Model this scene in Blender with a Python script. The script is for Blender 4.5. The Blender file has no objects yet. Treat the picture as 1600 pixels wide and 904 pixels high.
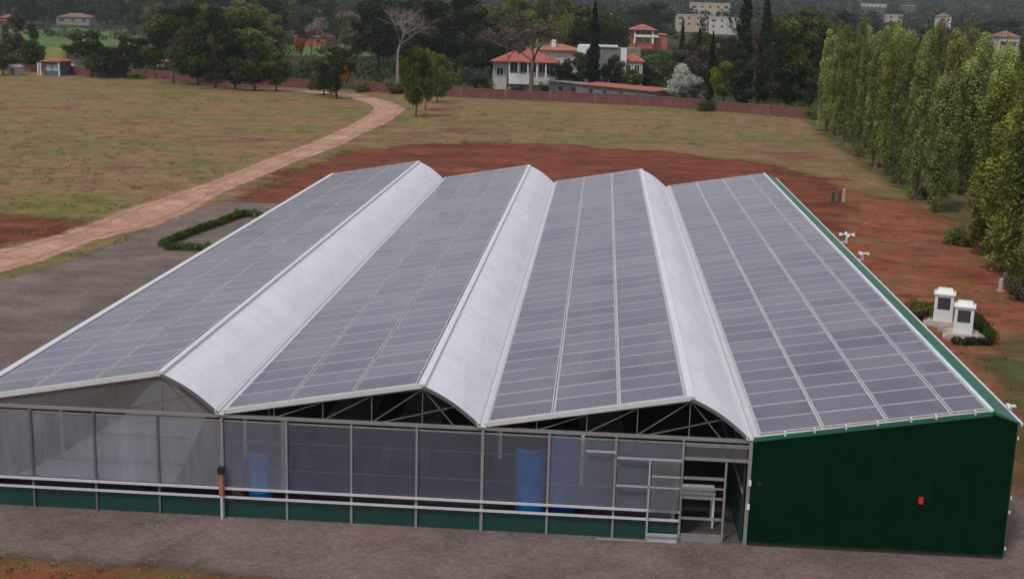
import bpy, math, random
import numpy as np
from mathutils import Vector, Matrix
R = math.radians
random.seed(7)
rng = np.random.default_rng(7)
S = bpy.context.scene
COL = S.collection

# ------------------------------------------------------------------ camera
F, CX, CY, CZ = 2000.0, 11.1611, -36.5663, 15.6896
PI_, YA, RO = 0.217485, -0.065861, 0.027331
fw = Vector((math.sin(YA)*math.cos(PI_), math.cos(YA)*math.cos(PI_), -math.sin(PI_)))
_r = Vector((math.cos(YA), -math.sin(YA), 0)); _u = _r.cross(fw)
rt = _r*math.cos(RO) + _u*math.sin(RO); up = -_r*math.sin(RO) + _u*math.cos(RO)
cam = bpy.data.cameras.new('camera'); camo = bpy.data.objects.new('camera', cam); COL.objects.link(camo)
cam.sensor_width = 36; cam.lens = 36*F/1600; cam.clip_start = .5; cam.clip_end = 9000
m = Matrix((rt, up, -fw)).transposed().to_4x4(); m.translation = (CX, CY, CZ); camo.matrix_world = m
S.camera = camo
S.view_settings.view_transform = 'Standard'; S.view_settings.look = 'None'
S.view_settings.exposure = 0.18; S.view_settings.gamma = 1
S.cycles.use_denoising = True
S.cycles.max_bounces = 8; S.cycles.transparent_max_bounces = 24; S.cycles.volume_bounces = 1
# ------------------------------------------------------------------ light
SUN_EL, SUN_AZ = R(56), R(-150)        # azimuth from +y, positive towards +x
w = bpy.data.worlds.new('World'); S.world = w; w.use_nodes = True
nt = w.node_tree; bg = nt.nodes['Background']
sky = nt.nodes.new('ShaderNodeTexSky'); sky.sky_type = 'NISHITA'; sky.sun_disc = False
sky.sun_elevation = SUN_EL; sky.sun_rotation = SUN_AZ; sky.air_density = 1; sky.dust_density = 3
tc = nt.nodes.new('ShaderNodeTexCoord'); mp = nt.nodes.new('ShaderNodeMapping'); mp.inputs['Scale'].default_value = (1, 1, 2.5)
nz = nt.nodes.new('ShaderNodeTexNoise'); nz.inputs['Scale'].default_value = 2.2; nz.inputs['Detail'].default_value = 6
cr = nt.nodes.new('ShaderNodeValToRGB'); cr.color_ramp.elements[0].position = .3; cr.color_ramp.elements[1].position = .62
cr.color_ramp.elements[0].color = (.35, .35, .35, 1)
cl = nt.nodes.new('ShaderNodeRGB'); cl.outputs[0].default_value = (8.6, 8.5, 8.9, 1)
mx = nt.nodes.new('ShaderNodeMix'); mx.data_type = 'RGBA'
L = nt.links.new
L(tc.outputs['Generated'], mp.inputs[0]); L(mp.outputs[0], nz.inputs[0]); L(nz.outputs[0], cr.inputs[0])
L(cr.outputs[0], mx.inputs[0]); L(sky.outputs[0], mx.inputs[6]); L(cl.outputs[0], mx.inputs[7])
L(mx.outputs[2], bg.inputs[0]); bg.inputs[1].default_value = .074
sd = bpy.data.lights.new('sun', 'SUN'); sd.energy = 1.7; sd.angle = R(10); sd.color = (1, .95, .88)
so = bpy.data.objects.new('sun', sd); COL.objects.link(so)
dv = Vector((math.sin(SUN_AZ)*math.cos(SUN_EL), math.cos(SUN_AZ)*math.cos(SUN_EL), math.sin(SUN_EL)))
so.rotation_euler = dv.to_track_quat('Z', 'Y').to_euler()

# ------------------------------------------------------------------ surveying helpers: a pixel of the photo -> a place on the ground / at a depth
def ray(u, v): return fw + rt*((u-800)/F) - up*((v-452)/F)
def G(u, v, z=0.0):
    d = ray(u, v); t = (z-CZ)/d.z; return Vector((CX+d.x*t, CY+d.y*t, z))
def P(u, v, Y):
    d = ray(u, v); t = (Y-CY)/d.y; return Vector((CX+d.x*t, Y, CZ+d.z*t))
def Q(p):
    d = Vector(p)-Vector((CX, CY, CZ)); z = d.dot(fw)
    return 800+F*d.dot(rt)/z, 452-F*d.dot(up)/z
def hgt(x, y):
    t = max(0., y-620.); h = 5.2*(t/250.)**1.38
    if t > 0: h += min(t, 900)/900*9*math.sin(x*.0043+1.0)*math.cos(y*.003)+min(t, 600)/600*3*math.sin(x*.013)
    return max(h, 0.)
# ------------------------------------------------------------------ objects helpers
def tag(o, label=None, cat=None, group=None, kind=None):
    if label: o['label'] = label
    if cat: o['category'] = cat
    if group: o['group'] = group
    if kind: o['kind'] = kind
    return o
def empty(name, loc, label, cat, group=None, rz=0):
    o = bpy.data.objects.new(name, None); COL.objects.link(o); o.location = loc; o.rotation_euler = (0, 0, rz)
    o.empty_display_size = .3
    return tag(o, label, cat, group)
def link(name, me, parent=None, loc=None):
    o = bpy.data.objects.new(name, me); COL.objects.link(o)
    if parent: o.parent = parent
    if loc is not None: o.location = loc
    return o
class MB:
    def __init__(s): s.v = []; s.f = []; s.m = []
    def add(s, vs, fs, mi=0):
        b = len(s.v); s.v += [tuple(x) for x in vs]; s.f += [tuple(b+i for i in f) for f in fs]; s.m += [mi]*len(fs); return s
    def box(s, x0, x1, y0, y1, z0, z1, mi=0):
        return s.add([(x0,y0,z0),(x1,y0,z0),(x1,y1,z0),(x0,y1,z0),(x0,y0,z1),(x1,y0,z1),(x1,y1,z1),(x0,y1,z1)],
            [(0,3,2,1),(4,5,6,7),(0,1,5,4),(1,2,6,5),(2,3,7,6),(3,0,4,7)], mi)
    def bar(s, a, b, w=.05, h=None, mi=0):
        h = h or w; a = Vector(a); b = Vector(b); d = (b-a).normalized()
        n = d.cross(Vector((0, 0, 1)));  n = n.normalized() if n.length > 1e-3 else Vector((1, 0, 0))
        q = n.cross(d); vs = []
        for p in (a, b): vs += [p-n*w/2-q*h/2, p+n*w/2-q*h/2, p+n*w/2+q*h/2, p-n*w/2+q*h/2]
        return s.add(vs, [(0,3,2,1),(4,5,6,7),(0,1,5,4),(1,2,6,5),(2,3,7,6),(3,0,4,7)], mi)
    def tube(s, pts, rad, n=8, mi=0, cap=True):
        rings = []
        pts = [Vector(p) for p in pts]
        for i, p in enumerate(pts):
            d = (pts[min(i+1, len(pts)-1)]-pts[max(i-1, 0)]).normalized()
            a = d.cross(Vector((.3, .9, .1))).normalized(); c = d.cross(a)
            r = rad[i] if hasattr(rad, '__len__') else rad
            rings += [p+(a*math.cos(2*math.pi*k/n)+c*math.sin(2*math.pi*k/n))*r for k in range(n)]
        fs = [(i*n+k, i*n+(k+1) % n, (i+1)*n+(k+1) % n, (i+1)*n+k) for i in range(len(pts)-1) for k in range(n)]
        if cap: fs += [tuple(range(n))[::-1], tuple((len(pts)-1)*n+k for k in range(n))]
        return s.add(rings, fs, mi)
    def ext(s, prof, y0, y1, mi=0):         # closed xz profile extruded along y
        n = len(prof); vs = [(x, y0, z) for x, z in prof]+[(x, y1, z) for x, z in prof]
        return s.add(vs, [tuple(range(n)), tuple(range(2*n-1, n-1, -1))]+[(i, n+i, n+(i+1) % n, (i+1) % n) for i in range(n)], mi)
    def mesh(s, name, mats):
        me = bpy.data.meshes.new(name); me.from_pydata(s.v, [], s.f)
        for x in (mats if isinstance(mats, (list, tuple)) else [mats]): me.materials.append(x)
        me.polygons.foreach_set('material_index', s.m); me.update(); return me
    def build(s, name, mats, parent=None, loc=None): return link(name, s.mesh(name, mats), parent, loc)
# ------------------------------------------------------------------ materials
def newmat(name):
    mt = bpy.data.materials.new(name); mt.use_nodes = True; n = mt.node_tree; return mt, n, n.nodes['Principled BSDF']
def N(n, t, **k):
    o = n.nodes.new('ShaderNode'+t)
    for a, b in k.items():
        if a.startswith('i_'): o.inputs[int(a[2:])].default_value = b
        else: setattr(o, a, b)
    return o
def noise(n, scale, detail=5, rough=.6, vec=None, stretch=None):
    t = N(n, 'TexNoise'); t.inputs['Scale'].default_value = scale; t.inputs['Detail'].default_value = detail; t.inputs['Roughness'].default_value = rough
    g = N(n, 'NewGeometry')
    src = g.outputs['Position']
    if stretch:
        mp = N(n, 'Mapping'); mp.inputs['Scale'].default_value = stretch; n.links.new(src, mp.inputs[0]); src = mp.outputs[0]
    n.links.new(src, t.inputs['Vector']); return t.outputs['Fac']
def ramp(n, src, stops):
    r = N(n, 'ValToRGB'); e = r.color_ramp.elements
    while len(e) > 1: e.remove(e[-1])
    e[0].position = stops[0][0]; c = stops[0][1]; e[0].color = (*c, 1) if hasattr(c, '__len__') else (c, c, c, 1)
    for p, c in stops[1:]:
        x = e.new(p); x.color = (*c, 1) if hasattr(c, '__len__') else (c, c, c, 1)
    n.links.new(src, r.inputs[0]); return r.outputs[0]
def mixc(n, fac, a, b, mode='MIX'):
    x = N(n, 'Mix', data_type='RGBA', blend_type=mode)
    for i, q in ((0, fac), (6, a), (7, b)):
        if hasattr(q, 'is_linked') or isinstance(q, bpy.types.NodeSocket): n.links.new(q, x.inputs[i])
        else: x.inputs[i].default_value = (*q, 1) if hasattr(q, '__len__') else q
    return x.outputs[2]
def math_(n, op, a, b=None):
    x = N(n, 'Math', operation=op)
    for i, q in ((0, a), (1, b)):
        if q is None: continue
        if isinstance(q, bpy.types.NodeSocket): n.links.new(q, x.inputs[i])
        else: x.inputs[i].default_value = q
    return x.outputs[0]
def bump(n, bsdf, h, strength=.3, dist=.05):
    b = N(n, 'Bump'); b.inputs['Strength'].default_value = strength; b.inputs['Distance'].default_value = dist
    n.links.new(h, b.inputs['Height']); n.links.new(b.outputs[0], bsdf.inputs['Normal'])
def plain(name, col, rough=.6, metal=0, var=.15, scale=3., spec=.5):
    mt, n, b = newmat(name)
    f = noise(n, scale, 6, .65)
    c = ramp(n, f, [(.3, tuple(x*(1-var) for x in col)), (.7, tuple(min(1, x*(1+var)) for x in col))])
    n.links.new(c, b.inputs['Base Color']); b.inputs['Roughness'].default_value = rough; b.inputs['Metallic'].default_value = metal
    b.inputs['Specular IOR Level'].default_value = spec
    return mt
def edge_alpha(mt, n, b, amp=1.6, soft=.5, nscale=.5):
    """surface fades out at the ragged rim of a patch (attribute e = metres inside the rim)"""
    at = N(n, 'Attribute', attribute_name='e')
    nn = noise(n, nscale, 7, .7)
    s = math_(n, 'ADD', at.outputs['Fac'], math_(n, 'MULTIPLY', math_(n, 'SUBTRACT', nn, .5), amp*2))
    mr = N(n, 'MapRange'); n.links.new(s, mr.inputs[0]); mr.inputs[1].default_value = -soft; mr.inputs[2].default_value = soft
    mr.interpolation_type = 'SMOOTHSTEP'
    n.links.new(mr.outputs[0], b.inputs['Alpha'])
def soil(name, stops, s1=.08, s2=1.2, stretch=(1, 2.2, 1), fleck=None, fleck2=None):
    mt, n, b = newmat(name)
    a = noise(n, s1, 8, .66, stretch=stretch); c = ramp(n, a, stops)
    d = noise(n, s2, 6, .75, stretch=(1, 1.15, 1)); c = mixc(n, .75, c, ramp(n, d, [(.3, .62), (.5, .98), (.72, 1.38)]), 'MULTIPLY')
    if fleck:
        f = noise(n, fleck[0], 5, .7, stretch=(1, 1.7, 1)); c = mixc(n, ramp(n, f, [(fleck[2], 0.), (fleck[3], 1.)]), c, fleck[1])
    mz = noise(n, .33, 7, .72, stretch=(1, 1.2, 1)); c = mixc(n, .7, c, ramp(n, mz, [(.32, .55), (.5, .98), (.68, 1.38)]), 'MULTIPLY')
    if fleck2:
        f = noise(n, fleck2[0], 6, .72, stretch=(1, 1.5, 1)); c = mixc(n, ramp(n, f, [(fleck2[2], 0.), (fleck2[3], 1.)]), c, fleck2[1])
    g = noise(n, 9, 4, .7)
    c = mixc(n, .6, c, ramp(n, g, [(.3, .7), (.7, 1.25)]), 'MULTIPLY')
    n.links.new(c, b.inputs['Base Color']); b.inputs['Roughness'].default_value = .95; b.inputs['Specular IOR Level'].default_value = .15
    bump(n, b, d, .5, .25)
    return mt, n, b
M = {}
M['field'], n, b = soil('dry_grass_field', [(.32, (.145, .06, .038)), (.42, (.23, .128, .072)), (.50, (.205, .136, .060)), (.58, (.145, .128, .040)), (.70, (.26, .165, .09))],
    .05, 1.0, (1, 1.35, 1), (.13, (.115, .118, .03), .50, .66), (.11, (.14, .065, .046), .56, .68))
M['red'], n, b = soil('red_soil', [(.3, (.085, .022, .013)), (.5, (.165, .044, .024)), (.7, (.23, .076, .040))], .09, 1.1, (1, 2, 1), (.16, (.20, .09, .055), .58, .74), (.4, (.070, .020, .015), .54, .64))
edge_alpha(M['red'], n, b, 8, 2.2, .14)
M['redworn'], n, b = soil('worn_red_soil', [(.3, (.14, .036, .02)), (.46, (.23, .074, .038)), (.6, (.225, .096, .046)), (.72, (.155, .115, .035))], .12, 1.3, (1, 1.6, 1), (.2, (.13, .12, .04), .55, .68), (.35, (.10, .03, .02), .54, .66))
edge_alpha(M['redworn'], n, b, 4, 2.0, .16)
M['gravel'], n, b = soil('gravel', [(.3, (.135, .102, .092)), (.5, (.17, .13, .118)), (.7, (.20, .145, .125))], .25, 5, (1, 1.3, 1), (.3, (.16, .09, .07), .58, .8))
edge_alpha(M['gravel'], n, b, 1.6, .5, .35)
M['road'], n, b = soil('dirt_road', [(.3, (.33, .175, .115)), (.5, (.42, .25, .175)), (.7, (.47, .30, .22))], .2, 1.6, (1, 1, 1))
at_ = N(n, 'Attribute', attribute_name='e'); ee = math_(n, 'ADD', at_.outputs['Fac'], math_(n, 'MULTIPLY', math_(n, 'SUBTRACT', noise(n, .6, 4, .6), .5), .7))
n.links.new(mixc(n, ramp(n, ee, [(0, .0), (.55, .0), (.75, .55), (1.0, .55), (1., .0)]), b.inputs['Base Color'].links[0].from_socket, (.24, .13, .085)), b.inputs['Base Color'])
edge_alpha(M['road'], n, b, .9, .45, .5)
M['green'], n, b = soil('meadow_green', [(.3, (.05, .10, .022)), (.5, (.075, .135, .03)), (.7, (.11, .15, .035))], .03, .3, (1, 1.5, 1))
edge_alpha(M['green'], n, b, 6, 3, .05)
M['yellowgrass'], n, b = soil('yellow_meadow', [(.3, (.14, .14, .03)), (.7, (.2, .19, .04))], .03, .3)
edge_alpha(M['yellowgrass'], n, b, 3, 2, .1)
M['lushgrass'], n, b = soil('lush_grass', [(.3, (.05, .065, .02)), (.5, (.085, .095, .028)), (.7, (.15, .115, .05))], .15, 1.2, (1, 1.5, 1), (.2, (.17, .085, .055), .50, .64))
edge_alpha(M['lushgrass'], n, b, 3.5, 1.5, .2)
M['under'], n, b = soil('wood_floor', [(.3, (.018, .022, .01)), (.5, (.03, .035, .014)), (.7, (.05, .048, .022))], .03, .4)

def leafmat(name, cols, trans=.25):
    """foliage; colour differs leaf clump by leaf clump and tree by tree"""
    mt, n, b = newmat(name); n.nodes.remove(b)
    at = N(n, 'Attribute', attribute_name='c'); oi = N(n, 'ObjectInfo')
    f = math_(n, 'ADD', math_(n, 'MULTIPLY', at.outputs['Fac'], .75), math_(n, 'MULTIPLY', oi.outputs['Random'], .25))
    k = len(cols); c = ramp(n, f, [(i/(k-1)*.9+.05, cols[i]) for i in range(k)])
    hs = N(n, 'HueSaturation'); hs.inputs['Hue'].default_value = .5
    n.links.new(c, hs.inputs['Color'])
    n.links.new(math_(n, 'ADD', math_(n, 'MULTIPLY', oi.outputs['Random'], .65), .70), hs.inputs['Value'])
    d = N(n, 'BsdfDiffuse'); t = N(n, 'BsdfTranslucent'); mx = N(n, 'MixShader', i_0=trans)
    n.links.new(hs.outputs[0], d.inputs[0]); n.links.new(hs.outputs[0], t.inputs[0])
    n.links.new(d.outputs[0], mx.inputs[1]); n.links.new(t.outputs[0], mx.inputs[2])
    n.links.new(mx.outputs[0], n.nodes['Material Output'].inputs[0]); return mt
LM = {
 'dark': leafmat('foliage_dark', [(.009, .016, .006), (.024, .038, .011), (.046, .066, .018), (.085, .105, .028)]),
 'mid': leafmat('foliage_mid', [(.018, .030, .009), (.046, .068, .017), (.085, .115, .028), (.15, .175, .045)]),
 'olive': leafmat('foliage_olive', [(.032, .038, .012), (.078, .086, .024), (.14, .145, .042), (.20, .19, .06)]),
 'yellow': leafmat('foliage_yellow_green', [(.04, .06, .01), (.085, .115, .015), (.15, .18, .02), (.21, .22, .03)]),
 'brown': leafmat('foliage_brown', [(.035, .026, .018), (.07, .054, .036), (.115, .09, .06), (.15, .12, .085)]),
 'blue': leafmat('foliage_blue_green', [(.014, .028, .020), (.028, .052, .036), (.05, .08, .055), (.075, .11, .078)]),
 'cyp': leafmat('foliage_cypress', [(.005, .012, .005), (.011, .024, .010), (.019, .036, .014), (.03, .046, .018)], .1),
 'poplar': leafmat('foliage_poplar', [(.055, .08, .028), (.15, .20, .06), (.27, .32, .10), (.38, .42, .14)]),
 'poplary': leafmat('foliage_poplar_yellow', [(.07, .095, .024), (.16, .19, .042), (.28, .295, .07), (.40, .37, .09)]),
 'twigs': leafmat('twigs_pinkish', [(.07, .056, .045), (.13, .10, .08), (.19, .15, .12), (.25, .20, .165)], .1),
 'white': leafmat('blossom_white', [(.30, .34, .28), (.48, .52, .45), (.64, .67, .60), (.78, .80, .74)], .4),
 'orange': leafmat('foliage_orange', [(.10, .05, .015), (.3, .12, .02), (.45, .2, .03)]),
 'hedge': leafmat('hedge_leaves', [(.03, .052, .012), (.06, .095, .02), (.10, .15, .03), (.15, .19, .04)]),
 'far': leafmat('foliage_far', [(.008, .015, .009), (.022, .034, .018), (.048, .064, .030), (.105, .115, .055)]),
 'grass': leafmat('grass_blades', [(.05, .08, .014), (.10, .125, .025), (.17, .15, .05), (.22, .16, .08)]),
}
M['bark'] = plain('bark_dark', (.05, .04, .032), .9, var=.35)
M['barkw'] = plain('bark_pale', (.24, .215, .19), .9, var=.3)
M['barkm'] = plain('bark_grey_brown', (.13, .10, .085), .9, var=.3)
M['metal'] = plain('galvanised_steel', (.29, .29, .30), .45, .35, var=.12)
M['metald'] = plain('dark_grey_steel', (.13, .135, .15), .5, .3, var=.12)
M['truss'] = plain('grey_truss_steel', (.13, .13, .13), .6, .2)
M['rim'] = plain('light_aluminium', (.62, .63, .68), .4, .2, var=.08)
M['white'] = plain('white_paint', (.72, .72, .72), .5, var=.06)
M['dark'] = plain('dark_recess', (.015, .016, .02), .6)
M['black'] = plain('black_plastic', (.012, .012, .012), .5)
M['concrete'] = plain('concrete', (.24, .22, .20), .9, var=.2)
M['stone'] = plain('pale_stone', (.42, .36, .33), .9, var=.25)
M['stone2'] = plain('gravel_stone', (.17, .14, .125), .9, var=.4)
M['framegrey'] = plain('dull_aluminium', (.40, .41, .44), .5, .2)
M['wood'] = plain('orange_brown_wood', (.30, .13, .07), .7, var=.2)
M['blue'] = plain('blue_plastic', (.01, .36, 1.0), .4, var=.15)
M['bluedk'] = plain('dark_blue_plastic', (.015, .11, .55), .4, var=.15)
M['redp'] = plain('red_paint', (.5, .03, .02), .4)
M['brick'] = plain('brick_wall_red', (.15, .055, .05), .9, var=.35, scale=1.5)
M['coping'] = plain('brick_coping', (.18, .10, .09), .9, var=.3, scale=1.5)
M['render_w'] = plain('whitewashed_wall', (.50, .48, .45), .9, var=.12, scale=1)
M['beige'] = plain('beige_render', (.42, .35, .27), .9, var=.12, scale=.5)
M['grey_wall'] = plain('grey_wall', (.17, .17, .165), .9, var=.2, scale=1)
M['salmon'] = plain('salmon_render', (.36, .11, .075), .9, var=.15, scale=1)
M['glass'] = plain('window_glass', (.03, .035, .045), .15, var=.3)
def tiles(name, col):
    mt, n, b = newmat(name)
    f = noise(n, .8, 6, .7); c = ramp(n, f, [(.3, tuple(x*.7 for x in col)), (.55, col), (.75, tuple(min(1, x*1.3) for x in col))])
    wv = N(n, 'TexWave', bands_direction='X'); wv.inputs['Scale'].default_value = 1.3
    g = N(n, 'NewGeometry'); n.links.new(g.outputs['Position'], wv.inputs[0])
    c = mixc(n, .5, c, ramp(n, wv.outputs['Fac'], [(0, .75), (.6, 1.1)]), 'MULTIPLY')
    n.links.new(c, b.inputs['Base Color']); b.inputs['Roughness'].default_value = .85; return mt
M['tile'] = tiles('terracotta_tiles', (.33, .095, .065))
M['tileo'] = tiles('orange_tiles', (.34, .14, .09))
M['oldtile'] = tiles('weathered_tiles', (.20, .11, .085))
def corrugated(name, col, rough, period=.25, axis='X', spec=.5, mud=False):
    mt, n, b = newmat(name)
    wv = N(n, 'TexWave', bands_direction=axis); wv.inputs['Scale'].default_value = 1/period/3.183*1.0
    g = N(n, 'NewGeometry'); n.links.new(g.outputs['Position'], wv.inputs[0])
    f = noise(n, 1.3, 6, .7)
    c = ramp(n, f, [(.3, tuple(x*.85 for x in col)), (.7, tuple(x*1.15 for x in col))])
    n.links.new(c, b.inputs['Base Color']); b.inputs['Roughness'].default_value = rough; b.inputs['Specular IOR Level'].default_value = spec
    bump(n, b, wv.outputs['Fac'], .5, .02)
    if mud:
        sx = N(n, 'SeparateXYZ'); n.links.new(g.outputs['Position'], sx.inputs[0])
        fr = math_(n, 'FRACT', math_(n, 'DIVIDE', sx.outputs['X'], 1.02)); c = mixc(n, ramp(n, fr, [(0, .45), (.022, .45), (.03, 0.), (1, 0.)]), c, tuple(x*.35 for x in col))
        s2 = noise(n, 2.5, 7, .75, stretch=(1, 1, .35)); c = mixc(n, ramp(n, s2, [(.48, 0.), (.75, .35)]), c, tuple(x*2.2+.004 for x in col))
        hh = math_(n, 'ADD', sx.outputs['Z'], math_(n, 'MULTIPLY', noise(n, 3, 6, .8), -.16)); c = mixc(n, ramp(n, hh, [(0.0, .4), (.1, 0.)]), c, (.10, .07, .05))
        n.links.new(c, b.inputs['Base Color'])
    return mt
M['greenwall'] = corrugated('dark_green_sheet', (.0018, .017, .007), .9, spec=.02, mud=True)
M['greenroof'] = corrugated('green_roof_sheet', (.015, .115, .075), .45, .5, 'Y')
M['greenbase'] = corrugated('teal_green_sheet', (.005, .046, .043), .5, .3)
# frosted polycarbonate
def frosted(name, tint, body=.38, rough=.2, mottle=.12):
    mt, n, b = newmat(name); n.nodes.remove(b)
    d = N(n, 'BsdfDiffuse'); t = N(n, 'BsdfTranslucent'); m1 = N(n, 'MixShader', i_0=.5)
    f = noise(n, .9, 6, .65, stretch=(1, 1, .35)); c = ramp(n, f, [(.3, tuple(x*(1-mottle) for x in tint)), (.7, tint)])
    n.links.new(c, d.inputs[0]); n.links.new(c, t.inputs[0]); n.links.new(d.outputs[0], m1.inputs[1]); n.links.new(t.outputs[0], m1.inputs[2])
    r = N(n, 'BsdfRefraction'); r.inputs['Color'].default_value = (.86, .90, .98, 1); r.inputs['Roughness'].default_value = rough; r.inputs['IOR'].default_value = 1.1
    tr = N(n, 'BsdfTransparent'); m0 = N(n, 'MixShader', i_0=.45); n.links.new(r.outputs[0], m0.inputs[1]); n.links.new(tr.outputs[0], m0.inputs[2])
    m2 = N(n, 'MixShader'); n.links.new(m0.outputs[0], m2.inputs[1]); n.links.new(m1.outputs[0], m2.inputs[2])
    f2 = noise(n, 2.2, 5, .7, stretch=(1.5, 1, .18)); n.links.new(ramp(n, f2, [(.3, body*.85), (.7, body*1.18)]), m2.inputs[0])
    gl = N(n, 'BsdfGlossy'); gl.inputs['Roughness'].default_value = .22
    fr = N(n, 'Fresnel'); fr.inputs[0].default_value = 1.45
    m3 = N(n, 'MixShader'); n.links.new(fr.outputs[0], m3.inputs[0]); n.links.new(m2.outputs[0], m3.inputs[1]); n.links.new(gl.outputs[0], m3.inputs[2])
    n.links.new(m3.outputs[0], n.nodes['Material Output'].inputs[0]); return mt
M['poly'] = frosted('frosted_sheet', (.44, .50, .68), .20)
M['hazysheet'] = frosted('hazy_sheet', (.56, .62, .78), .30, .2, .2)
M['milky'] = frosted('milky_sheet', (.80, .84, .95), .33, .2, .3)
M['film'] = frosted('gable_film', (.56, .57, .55), .20, .2)
M['curtain'] = plain('white_curtain', (.88, .88, .84), .8, var=.1)
n = M['curtain'].node_tree; b_ = n.nodes['Principled BSDF']; tl = N(n, 'BsdfTranslucent'); tl.inputs[0].default_value = (.88, .88, .84, 1); ms = N(n, 'MixShader', i_0=.3)
n.links.new(b_.outputs[0], ms.inputs[1]); n.links.new(tl.outputs[0], ms.inputs[2]); n.links.new(ms.outputs[0], n.nodes['Material Output'].inputs[0])
# white strip
mt, n, b = newmat('white_roof_sheet'); M['strip'] = mt
f = noise(n, .5, 5, .6, stretch=(1, .6, 1)); f2 = noise(n, 2.0, 5, .7, stretch=(.25, 1.6, .25))
c = ramp(n, f, [(.3, (.78, .775, .85)), (.7, (.86, .855, .93))]); c = mixc(n, .8, c, ramp(n, f2, [(.3, .92), (.6, 1.02)]), 'MULTIPLY'); f3 = noise(n, .9, 7, .75, stretch=(2.2, .5, 2)); c = mixc(n, .6, c, ramp(n, f3, [(.3, .82), (.5, 1.0)]), 'MULTIPLY'); bump(n, b, f2, .2, .05)
n.links.new(c, b.inputs['Base Color']); b.inputs['Roughness'].default_value = .5
tl = N(n, 'BsdfTranslucent'); n.links.new(c, tl.inputs[0]); ms = N(n, 'MixShader', i_0=.22); n.links.new(b.outputs[0], ms.inputs[1]); n.links.new(tl.outputs[0], ms.inputs[2]); n.links.new(ms.outputs[0], n.nodes['Material Output'].inputs[0])
# solar panel: cells seen through dusty glass
mt, n, b = newmat('solar_cells'); M['pv'] = mt
PW, PD = 1.95, 1.304
g = N(n, 'NewGeometry'); sp = N(n, 'SeparateXYZ'); n.links.new(g.outputs['Position'], sp.inputs[0])
fy = math_(n, 'FLOOR', math_(n, 'DIVIDE', sp.outputs['Y'], PD)); fx = math_(n, 'FLOOR', math_(n, 'DIVIDE', sp.outputs['X'], 2.0))
cx = N(n, 'CombineXYZ'); n.links.new(fx, cx.inputs[0]); n.links.new(fy, cx.inputs[1])
wn = N(n, 'TexWhiteNoise', noise_dimensions='3D'); n.links.new(cx.outputs[0], wn.inputs[0])
c = ramp(n, wn.outputs['Value'], [(0, (.040, .034, .082)), (.5, (.066, .057, .115)), (.85, (.085, .074, .13)), (1, (.11, .095, .145))])
dn = noise(n, .35, 6, .65, stretch=(1.4, .6, 1)); c = mixc(n, ramp(n, dn, [(.38, 0.), (.72, .6)]), c, (.13, .125, .14))
wc = N(n, 'TexBrick'); wc.offset = 0; wc.inputs['Scale'].default_value = 1; wc.inputs['Brick Width'].default_value = .163; wc.inputs['Row Height'].default_value = .163; wc.inputs['Mortar Size'].default_value = .004
wc.inputs['Color1'].default_value = (1, 1, 1, 1); wc.inputs['Color2'].default_value = (.97, .97, .97, 1); wc.inputs['Mortar'].default_value = (1.5, 1.5, 1.4, 1)
n.links.new(g.outputs['Position'], wc.inputs[0]); c = mixc(n, 1., c, wc.outputs['Color'], 'MULTIPLY')
n.links.new(c, b.inputs['Base Color']); b.inputs['Roughness'].default_value = .16; b.inputs['IOR'].default_value = 1.42
M['frame'] = plain('panel_frame_aluminium', (.50, .49, .51), .45, .2, var=.1)

# ================================================================== GROUND
def gridmesh(name, xs, ys, zf, mat):
    X, Y = np.meshgrid(xs, ys); Z = np.array([[zf(x, y) for x in xs] for y in ys])
    nx, ny = len(xs), len(ys); V = np.stack([X, Y, Z], -1).reshape(-1, 3)
    i = (np.arange(ny-1)[:, None]*nx+np.arange(nx-1)[None]).ravel()
    me = bpy.data.meshes.new(name); me.from_pydata(V.tolist(), [], np.stack([i, i+1, i+nx+1, i+nx], 1).tolist()); me.materials.append(mat); me.update()
    for p in me.polygons: p.use_smooth = True
    return me
xs = list(np.linspace(-2600, -400, 36))+list(np.linspace(-360, 400, 30))+list(np.linspace(460, 2600, 36))
ys = [-250, -60, 0, 60, 120, 200, 240, 300, 400, 500, 600]+list(np.linspace(640, 4200, 90))
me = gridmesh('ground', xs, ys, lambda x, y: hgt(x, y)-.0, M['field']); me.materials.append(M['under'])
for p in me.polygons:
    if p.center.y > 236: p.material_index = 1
tag(link('ground', me), 'field of dry tan and green grass running back to wooded hills', None, kind='structure')

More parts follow.
